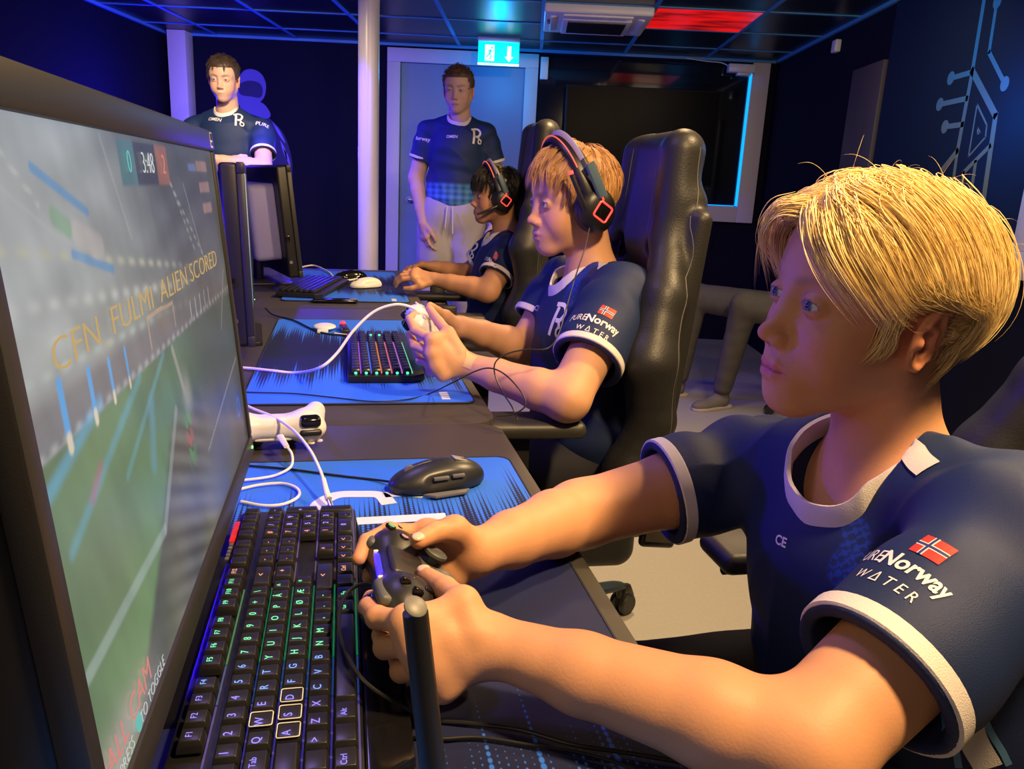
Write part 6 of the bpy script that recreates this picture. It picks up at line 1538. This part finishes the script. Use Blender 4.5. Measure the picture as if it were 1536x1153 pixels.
# ================================================================ prints on the jerseys
def hit(S, px, py, d0, d1, frame='d'):
    """first point of a shape on the line of sight through a pixel, used only to find where a print sits on the cloth"""
    f = pd if frame == 'd' else wd; a, b = f(px, py, d0), f(px, py, d1); t = np.linspace(0, 1, 500)[:, None]; P = (a+(b-a)*t).astype(np.float32); v = S(P)
    i = int(np.argmax(v < 0)) if (v < 0).any() else int(np.argmin(v)); return P[i].astype(float)
def sleeve_at(S, par, root, c, l, r, u, k, d0, d1, frame='d', full=True):
    ROOT[0] = root; C = hit(S, *c, d0, d1, frame); X = hit(S, *r, d0, d1, frame)-hit(S, *l, d0, d1, frame); Y = hit(S, *u, d0, d1, frame)-C; sleeve_print(S, par, C, X, Y, k, full)
def logo_at(S, par, root, c, l, r, u, s, d0, d1, frame='d', txt=None, ts=.012):
    ROOT[0] = root; C = hit(S, *c, d0, d1, frame); X = hit(S, *r, d0, d1, frame)-hit(S, *l, d0, d1, frame); Y = hit(S, *u, d0, d1, frame)-C
    m = r_logo(s) if txt is None else flat_text(txt, ts, sub=.004, bold=.0004)
    part('club_emblem' if txt is None else 'lettering', patch(S, m, C, X, Y, .0010), M_pw, par, absol=True, smooth=False, pbase=root)
def strip_at(S, par, root, pts, w, m, name, d0, d1, frame='d', lift=.0012):
    P = np.array([hit(S, *q, d0, d1, frame) for q in pts]); P = catmull(P, np.zeros(len(P)), 10)[0]; P = snap(S, P.astype(np.float32), lift, .0015, 4).astype(float)
    g = grad(S, P.astype(np.float32), .002); g /= np.linalg.norm(g, axis=1)[:, None]; T = np.gradient(P, axis=0); T /= np.linalg.norm(T, axis=1)[:, None]; Bn = np.cross(T, g)
    rows = [snap(S, (P+Bn*w*k).astype(np.float32), lift, .0015, 4) for k in (-.5, -.25, 0, .25, .5)]; n = len(P); V = np.concatenate(rows); f = [(j*n+i, j*n+i+1, (j+1)*n+i+1, (j+1)*n+i) for j in range(4) for i in range(n-1)]
    b = MB(); b.add(V, f); part(name, b, m, par, absol=True, pbase=root)
def tint_path(S, o, root, pts, w, col, d0, d1):
    P = np.array([hit(S, *q, d0, d1) for q in pts]); P = catmull(P, np.zeros(len(P)), 10)[0]; me = o.data; n = len(me.vertices); c = np.empty(n*3, np.float32); me.vertices.foreach_get('co', c); c = c.reshape(-1, 3)+ORIG[root.name][0]
    a = me.color_attributes['tint']; C = np.empty(n*4, np.float32); a.data.foreach_get('color', C); C = C.reshape(-1, 4); d = np.min(np.linalg.norm(c[:, None]-P[None], axis=2), axis=1); k = sm(w*1.15, w*.85, d)
    dots = .55+.45*np.sign(np.sin(c[:, 1]*1500)*np.sin(c[:, 2]*1500)); k = k*dots; C[:, :3] = C[:, :3]*(1-k[:, None])+np.array(col)*k[:, None]; a.data.foreach_set('color', C.ravel())
sleeve_at(JS, jo, B1, (1345, 852), (1300, 838), (1400, 875), (1354, 800), .84, .35, .70)
logo_at(JS, jo, B1, (1172, 812), (1160, 806), (1188, 820), (1174, 798), .02, .4, .85, txt='CE', ts=.014)
strip_at(JS, jo, B1, [(1402, 600), (1366, 645), (1370, 678), (1393, 704)], .022, M_trim, 'shoulder_strip', .35, .9)
tint_path(JS, jo, B1, [(1335, 700), (1310, 740), (1285, 800), (1262, 860)], .014, (.012, .05, .36), .35, .9)
M_lb = mat('jersey_light_blue', (.10, .25, .45), .6)
strip_at(JS, jo, B1, [(1440, 1062), (1456, 1100), (1482, 1150)], .024, M_trim, 'side_stripe', .54, .9)
strip_at(JS, jo, B1, [(1416, 1068), (1424, 1110), (1438, 1150)], .006, M_lb, 'side_stripe', .54, .9)
strip_at(JS, jo, B1, [(1466, 1040), (1482, 1090), (1512, 1145)], .006, M_lb, 'side_stripe', .54, .9)
_, bd2, jo2, JS2 = r2[:4]; R2 = r2[0]
sleeve_at(JS2, jo2, R2, (893, 484), (872, 478), (912, 492), (893, 462), 1.05, 1.1, 1.75)
logo_at(JS2, jo2, R2, (838, 480), (828, 478), (848, 483), (841, 462), .070, 1.2, 1.9)
logo_at(JS2, jo2, R2, (806, 462), (800, 460), (812, 465), (807, 455), .02, 1.2, 2., txt='-CE', ts=.018)
strip_at(JS2, jo2, R2, [(912, 378), (908, 388), (904, 400)], .024, M_trim, 'shoulder_strip', 1.2, 2.)
tint_path(JS2, jo2, R2, [(893, 395), (875, 410), (860, 430), (852, 450)], .016, (.012, .05, .36), 1.2, 1.9)
q = MB(); C = hit(r2[6], 706, 537, 1.2, 1.8); b = flat_rect(-.009, -.020, .009, .020)
part('plaster', patch(r2[6], b, C, pd(712, 540, 1.5)-pd(700, 536, 1.5), pd(708, 520, 1.5)-pd(706, 545, 1.5), .0010), mat('skin_plaster', (.72, .48, .22), .6), bd2, absol=True, pbase=R2)
_, bd3, jo3, JS3 = r3[:4]; R3 = r3[0]
sleeve_at(JS3, jo3, R3, (736, 393), (726, 390), (746, 396), (737, 382), 1.0, 2.2, 3.3)
logo_at(JS3, jo3, R3, (708, 376), (702, 374), (714, 378), (710, 366), .065, 2.2, 3.4)
_, bdm, jom, JSM = m1[:4]
logo_at(JSM, jom, m1[0], (358, 180), (352, 180), (364, 180), (359, 170), .075, 3.8, 4.9, 'w')
logo_at(JSM, jom, m1[0], (322, 179), (316, 179), (328, 180), (322, 172), .02, 3.8, 4.9, 'w', txt='OMEN', ts=.030)
logo_at(JSM, jom, m1[0], (394, 187), (390, 186), (398, 188), (395, 180), .02, 3.8, 4.9, 'w', txt='PURE', ts=.036)
_, bdn, jon, JSN = m2[:4]
logo_at(JSN, jon, m2[0], (715, 205), (709, 205), (721, 206), (716, 196), .085, 3.8, 4.9, 'w')
logo_at(JSN, jon, m2[0], (678, 205), (672, 205), (684, 205), (678, 198), .02, 3.8, 4.9, 'w', txt='OMEN', ts=.022)
logo_at(JSN, jon, m2[0], (632, 208), (629, 208), (635, 209), (632, 202), .02, 3.8, 4.9, 'w', txt='Norway', ts=.030)

# ================================================================ cables and small things on the desks
M_cb = mat('cable_black', (.010, .010, .011), .4); M_met = mat('plug_metal', (.5, .5, .52), .3, 1.)
def cable(pts, r, m, label, smooth=10):
    b = MB(); b.tube([pz(*p) for p in pts], r, 8, smooth=smooth); return solo('cable', b, m, label, 'cable')
cable([(571, 884, .803), (556, 876, .802), (536, 878, .796), (518, 893, .790), (508, 930, .786), (518, 975, .784), (545, 1020, .780), (590, 1052, .766), (645, 1078, .7475), (700, 1084, .7465), (780, 1094, .7465), (860, 1116, .7465), (950, 1130, .7465), (1080, 1152, .7465)], .0017, M_cb, 'thin black cable of the black gamepad looping over the keyboard')
cable([(596, 1098, .7465), (650, 1108, .7465), (720, 1106, .7465), (800, 1118, .7465), (880, 1130, .7465), (990, 1165, .7465)], .0014, M_cb, 'thin black cable lying along the near edge of the nearest mouse pad')
cable([(372, 698, .7455), (430, 703, .7455), (500, 712, .7455), (560, 719, .7455), (597, 724, .752)], .0017, M_cb, 'black cable running to the gaming mouse')
def plug(P0, P1, m=M_plwhite):
    d = nrm(np.asarray(P1)-P0); return d
t = thing('cable', 'thick white cable with a metal tipped plug hanging over the nearest mouse pad', 'cable', pz(470, 690, .7440))
P = [pz(352, 598, .78), pz(378, 612, .785), pz(410, 625, .79), pz(440, 645, .79), pz(465, 675, .785), pz(480, 705, .775), pz(486, 722, .768)]
part('cord', MB().tube(P, .0021, 10, smooth=8), M_plwhite, t, absol=True)
part('plug', MB().tube([pz(485, 718, .770), pz(489, 735, .762), pz(493, 748, .756)], [.0030, .0036, .0044], 12), M_plwhite, t, absol=True); part('plug_tip', MB().tube([pz(493, 748, .756), pz(497, 760, .751)], .0030, 10, flat=.5), M_met, t, absol=True)
t = thing('cable', 'short white cable plugged into the white gamepad at the desk seam', 'cable', pz(430, 700, .7440))
part('plug', MB().tube([pz(420, 654, .775), pz(430, 670, .772)], [.0055, .0040], 12, flat=.55), M_plwhite, t, absol=True); part('cord', MB().tube([pz(429, 668, .772), pz(438, 682, .765), pz(436, 700, .752), pz(415, 712, .747), pz(392, 717, .747), pz(366, 720, .747)], .0019, 10, smooth=8), M_plwhite, t, absol=True)
cable([(358, 734, .7465), (390, 727, .7465), (425, 725, .7465), (446, 733, .7465), (447, 745, .7465), (425, 756, .7465), (395, 758, .7465), (362, 752, .7465)], .0020, M_plwhite, 'white cable lying in a loop on the blue pad above the keyboard')
b = MB(); b.tube([pz(350, 551, .745), pz(372, 552, .7455), pz(410, 556, .7465), (pz(445, 559, .7465)), pd(480, 551, 1.52), pd(505, 530, 1.54), pd(530, 496, 1.56), pd(560, 468, 1.58), pd(590, 457, 1.59), pd(612, 459, 1.60), pd(632, 469, 1.60)], .0030, 10, smooth=10)
solo('cable', b, M_plwhite, 'long white cable arching up to the white gamepad of the middle boy', 'cable')
b = MB(); b.tube([pz(345, 585, .7455), pz(372, 588, .7455), pz(440, 590, .7460), pz(500, 596, .7460), pz(560, 602, .7460), pz(610, 599, .7460), pz(645, 590, .7465), pd(680, 573, 1.36), pd(712, 557, 1.36), pd(735, 552, 1.36), pd(758, 562, 1.32), pd(782, 588, 1.30), pd(788, 608, 1.29), pd(770, 621, 1.29), pd(745, 624, 1.29)], .0013, 8, smooth=10)
solo('cable', b, M_cb, 'thin black cable running across the middle mouse pad to the armrest', 'cable')
b = MB(); b.tube([pd(884, 342, 1.56), pd(878, 370, 1.53), pd(868, 400, 1.50), pd(860, 425, 1.46), pd(850, 460, 1.44), pd(838, 500, 1.42), pd(822, 522, 1.38), pd(790, 524, 1.37), pd(762, 530, 1.36), pd(744, 542, 1.35), pd(742, 560, 1.345), pd(752, 585, 1.33), pd(768, 610, 1.30), pd(776, 630, 1.29)], .0013, 8, smooth=10)
solo('cable', b, M_cb, 'thin black headset cable hanging from the ear cup of the middle boy', 'cable')
b = MB(); b.tube([pz(398, 462, .76), pz(410, 472, .7465), pz(440, 480, .7465), pz(465, 492, .7465), pz(488, 500, .7465), pz(520, 503, .7465)], .0025, 8, smooth=8)
solo('cable', b, M_cb, 'black cable from under the middle monitor to its keyboard', 'cable')
b = MB(); b.tube([pz(402, 376, .80), pz(420, 380, .79), pz(433, 392, .77), pz(437, 404, .755)], .004, 8, smooth=8); solo('cable', b, M_plwhite, 'white cable dropping beside the farthest monitor', 'cable')
b = MB(); b.tube([pz(446, 402, .752), pz(470, 398, .752), pz(492, 407, .75), pz(502, 416, .748), pz(520, 420, .747), pz(536, 418, .750)], .0035, 8, smooth=8); solo('cable', b, M_plwhite, 'white cable curling from the farthest keyboard to the white mouse', 'cable')
b = MB(); b.tube([pz(425, 372, .80), pz(412, 390, .76), pz(402, 398, .752)], .0025, 8, smooth=6); b.tube([pz(402, 398, .752), pz(418, 392, .76), pz(430, 378, .79), pz(424, 410, .75), pz(410, 428, .748)], .0025, 8, smooth=6); solo('cable', b, M_cb, 'tangled black cable behind the farthest keyboard', 'cable')
b = MB(); b.rbox(pz(425, 398, .7402)+[0, .1, .022], (.09, .16, .044), .008); solo('hub_box', b, mat('grey_beige_box', (.30, .28, .25), .6), 'low beige box behind the farthest keyboard', 'box')
b = MB(); b.rbox(pz(503, 452, .7434)+[0, .0, .004], (.145, .055, .008), .003); solo('smartphone', b, M_blackg, 'black phone lying at the near edge of the farthest mouse pad', 'phone')
t = thing('wireless_adapter', 'small white rounded adapter with a tab on the middle mouse pad', 'adapter', pz(487, 494, .7434))
b = MB(); b.ell((0, 0, .008), (.030, .040, .008), 24); part('cap', b, M_white, t); b = MB(); b.rbox((-.004, -.045, .004), (.028, .030, .007), .002); part('tab', b, M_white, t)
b = MB(); b.tube([pz(502, 500, .7465), pz(515, 502, .7465), pz(526, 503, .7465)], .003, 8); solo('cable', b, M_plwhite, 'short white lead beside the small white adapter', 'cable')
t = thing('usb_stick', 'black usb stick with a red end beside the middle keyboard', 'usb stick', pz(517, 498, .7434), .1)
b = MB(); b.rbox((0, 0, .008), (.020, .09, .014), .004); part('body', b, M_black, t); b = MB(); b.ell((0, .048, .014), (.008, .008, .008), 12); part('status_light', b, mat('red_led', (.5, .02, .05), .4, emit=(1., .03, .08), es=1.5), t)
# antenna standing close to the camera
t = thing('wifi_antenna', 'black upright antenna with a slanted grey tip, closest thing to the camera', 'antenna', (.052, .30, .7434))
top = pd(623, 918, .33); bot = np.array([.052, .300, .765]); d = nrm(top-bot)
b = MB(); b.tube([bot, bot+d*(np.linalg.norm(top-bot)*.5), top], [.0062, .0056, .0050], 20, flat=1.1); rod = part('rod', b, M_black, t, absol=True)
b = MB(); b.rbox((0, 0, .011), (.05, .06, .020), .006); part('base', b, M_black, t)
b = MB(); b.lathe([(.0050, 0), (.0052, .0012), (.0040, .0020)], (0, 0, 0), 24, roty(.35)@rotx(.45)); b.shift(top+d*.0022); part('tip_cap', b, mat('antenna_tip_grey', (.16, .155, .14), .45), rod, absol=True, pbase=t)
# ---------------------------------------------------------------- light
def lamp(kind, name, loc, col, power, size=.1, target=None, spot=None, blend=.3, sy=None, spread=None):
    l = bpy.data.lights.new(name, kind); l.color = col; l.energy = power
    if kind == 'AREA':
        l.size = size
        if sy: l.shape = 'RECTANGLE'; l.size_y = sy
        if spread: l.spread = spread
    elif kind in ('POINT', 'SPOT'): l.shadow_soft_size = size
    if spot: l.spot_size = spot; l.spot_blend = blend
    o = bpy.data.objects.new(name, l); COL.objects.link(o); o.location = loc
    if target is not None: o.rotation_euler = (Vector(target)-Vector(loc)).to_track_quat('-Z', 'Y').to_euler()
    return o
WARM = (1., .66, .31)
lamp('AREA', 'ceiling_spot_light', (.62, .28, 2.12), WARM, 46, .14, target=(.2, .8, .8))
lamp('AREA', 'ceiling_spot_light', (.95, 1.5, 2.12), WARM, 34, .16, target=(.1, 1.7, .8))
lamp('AREA', 'ceiling_spot_light', (.55, 2.9, 2.12), WARM, 22, .16, target=(.2, 2.8, .8), spread=2.0)
lamp('AREA', 'ceiling_spot_light', (-1.2, 3.3, 2.12), (1., .74, .45), 12, .12, target=(-1.75, 4.6, 1.3), spread=1.5)
lamp('SPOT', 'ceiling_spot_light', (.1, 3.2, 2.12), WARM, 26, .05, target=(-.45, 4.5, .70), spot=.62, blend=.5)
lamp('POINT', 'blue_light', (-1.6, 3.0, 1.7), (.05, .03, 1.), 14, .08)
lamp('POINT', 'blue_light', (-2.40, 5.3, 1.5), (.04, .015, 1.), 48, .08)
lamp('SPOT', 'blue_light', (-1.5, 3.95, 1.85), (.05, .02, 1.), 120, .05, target=(-.93, 4.5, .95), spot=1.45, blend=.4)
lamp('POINT', 'blue_light', tuple(d2w((-.60, 1.46, 1.0))), (.03, .0, 1.), 26, .04)
lamp('POINT', 'blue_light', (-1.40, 5.2, 1.3), (.04, .02, 1.), 16, .05)
lamp('POINT', 'blue_light', (1.55, 3.1, 1.5), (.03, .35, 1.), 5, .05)
lamp('POINT', 'sign_glow', (-.30, 5.86, 1.90), (.0, .35, 1.), 8, .05)
lamp('AREA', 'warm_back_light', (1.2, 3.3, 2.1), (.95, .75, .5), 9, .3, target=(.9, 4.5, 0))  # warm-toned area lamp aimed at the floor at the back
lamp('AREA', 'face_fill_light', (-.9, -.9, 2.0), (1., .74, .58), 6.5, .6, target=(.35, .8, 1.0))  # added fill lamp behind the camera, brightens the front boy's face
lamp('AREA', 'violet_fill_light', (-.5, 1.3, 2.12), (.42, .30, 1.), 8, .3, target=(.3, 1.1, .9))  # added violet fill lamp for the near desks and keyboard
w = bpy.data.worlds.new('world'); scene.world = w; w.use_nodes = True
w.node_tree.nodes['Background'].inputs[0].default_value = (.5, .55, .8, 1); w.node_tree.nodes['Background'].inputs[1].default_value = .06
vs = scene.view_settings; vs.view_transform = 'Standard'; vs.look = 'None'; vs.gamma = 1; vs.exposure = 0.; vs.use_curve_mapping = False
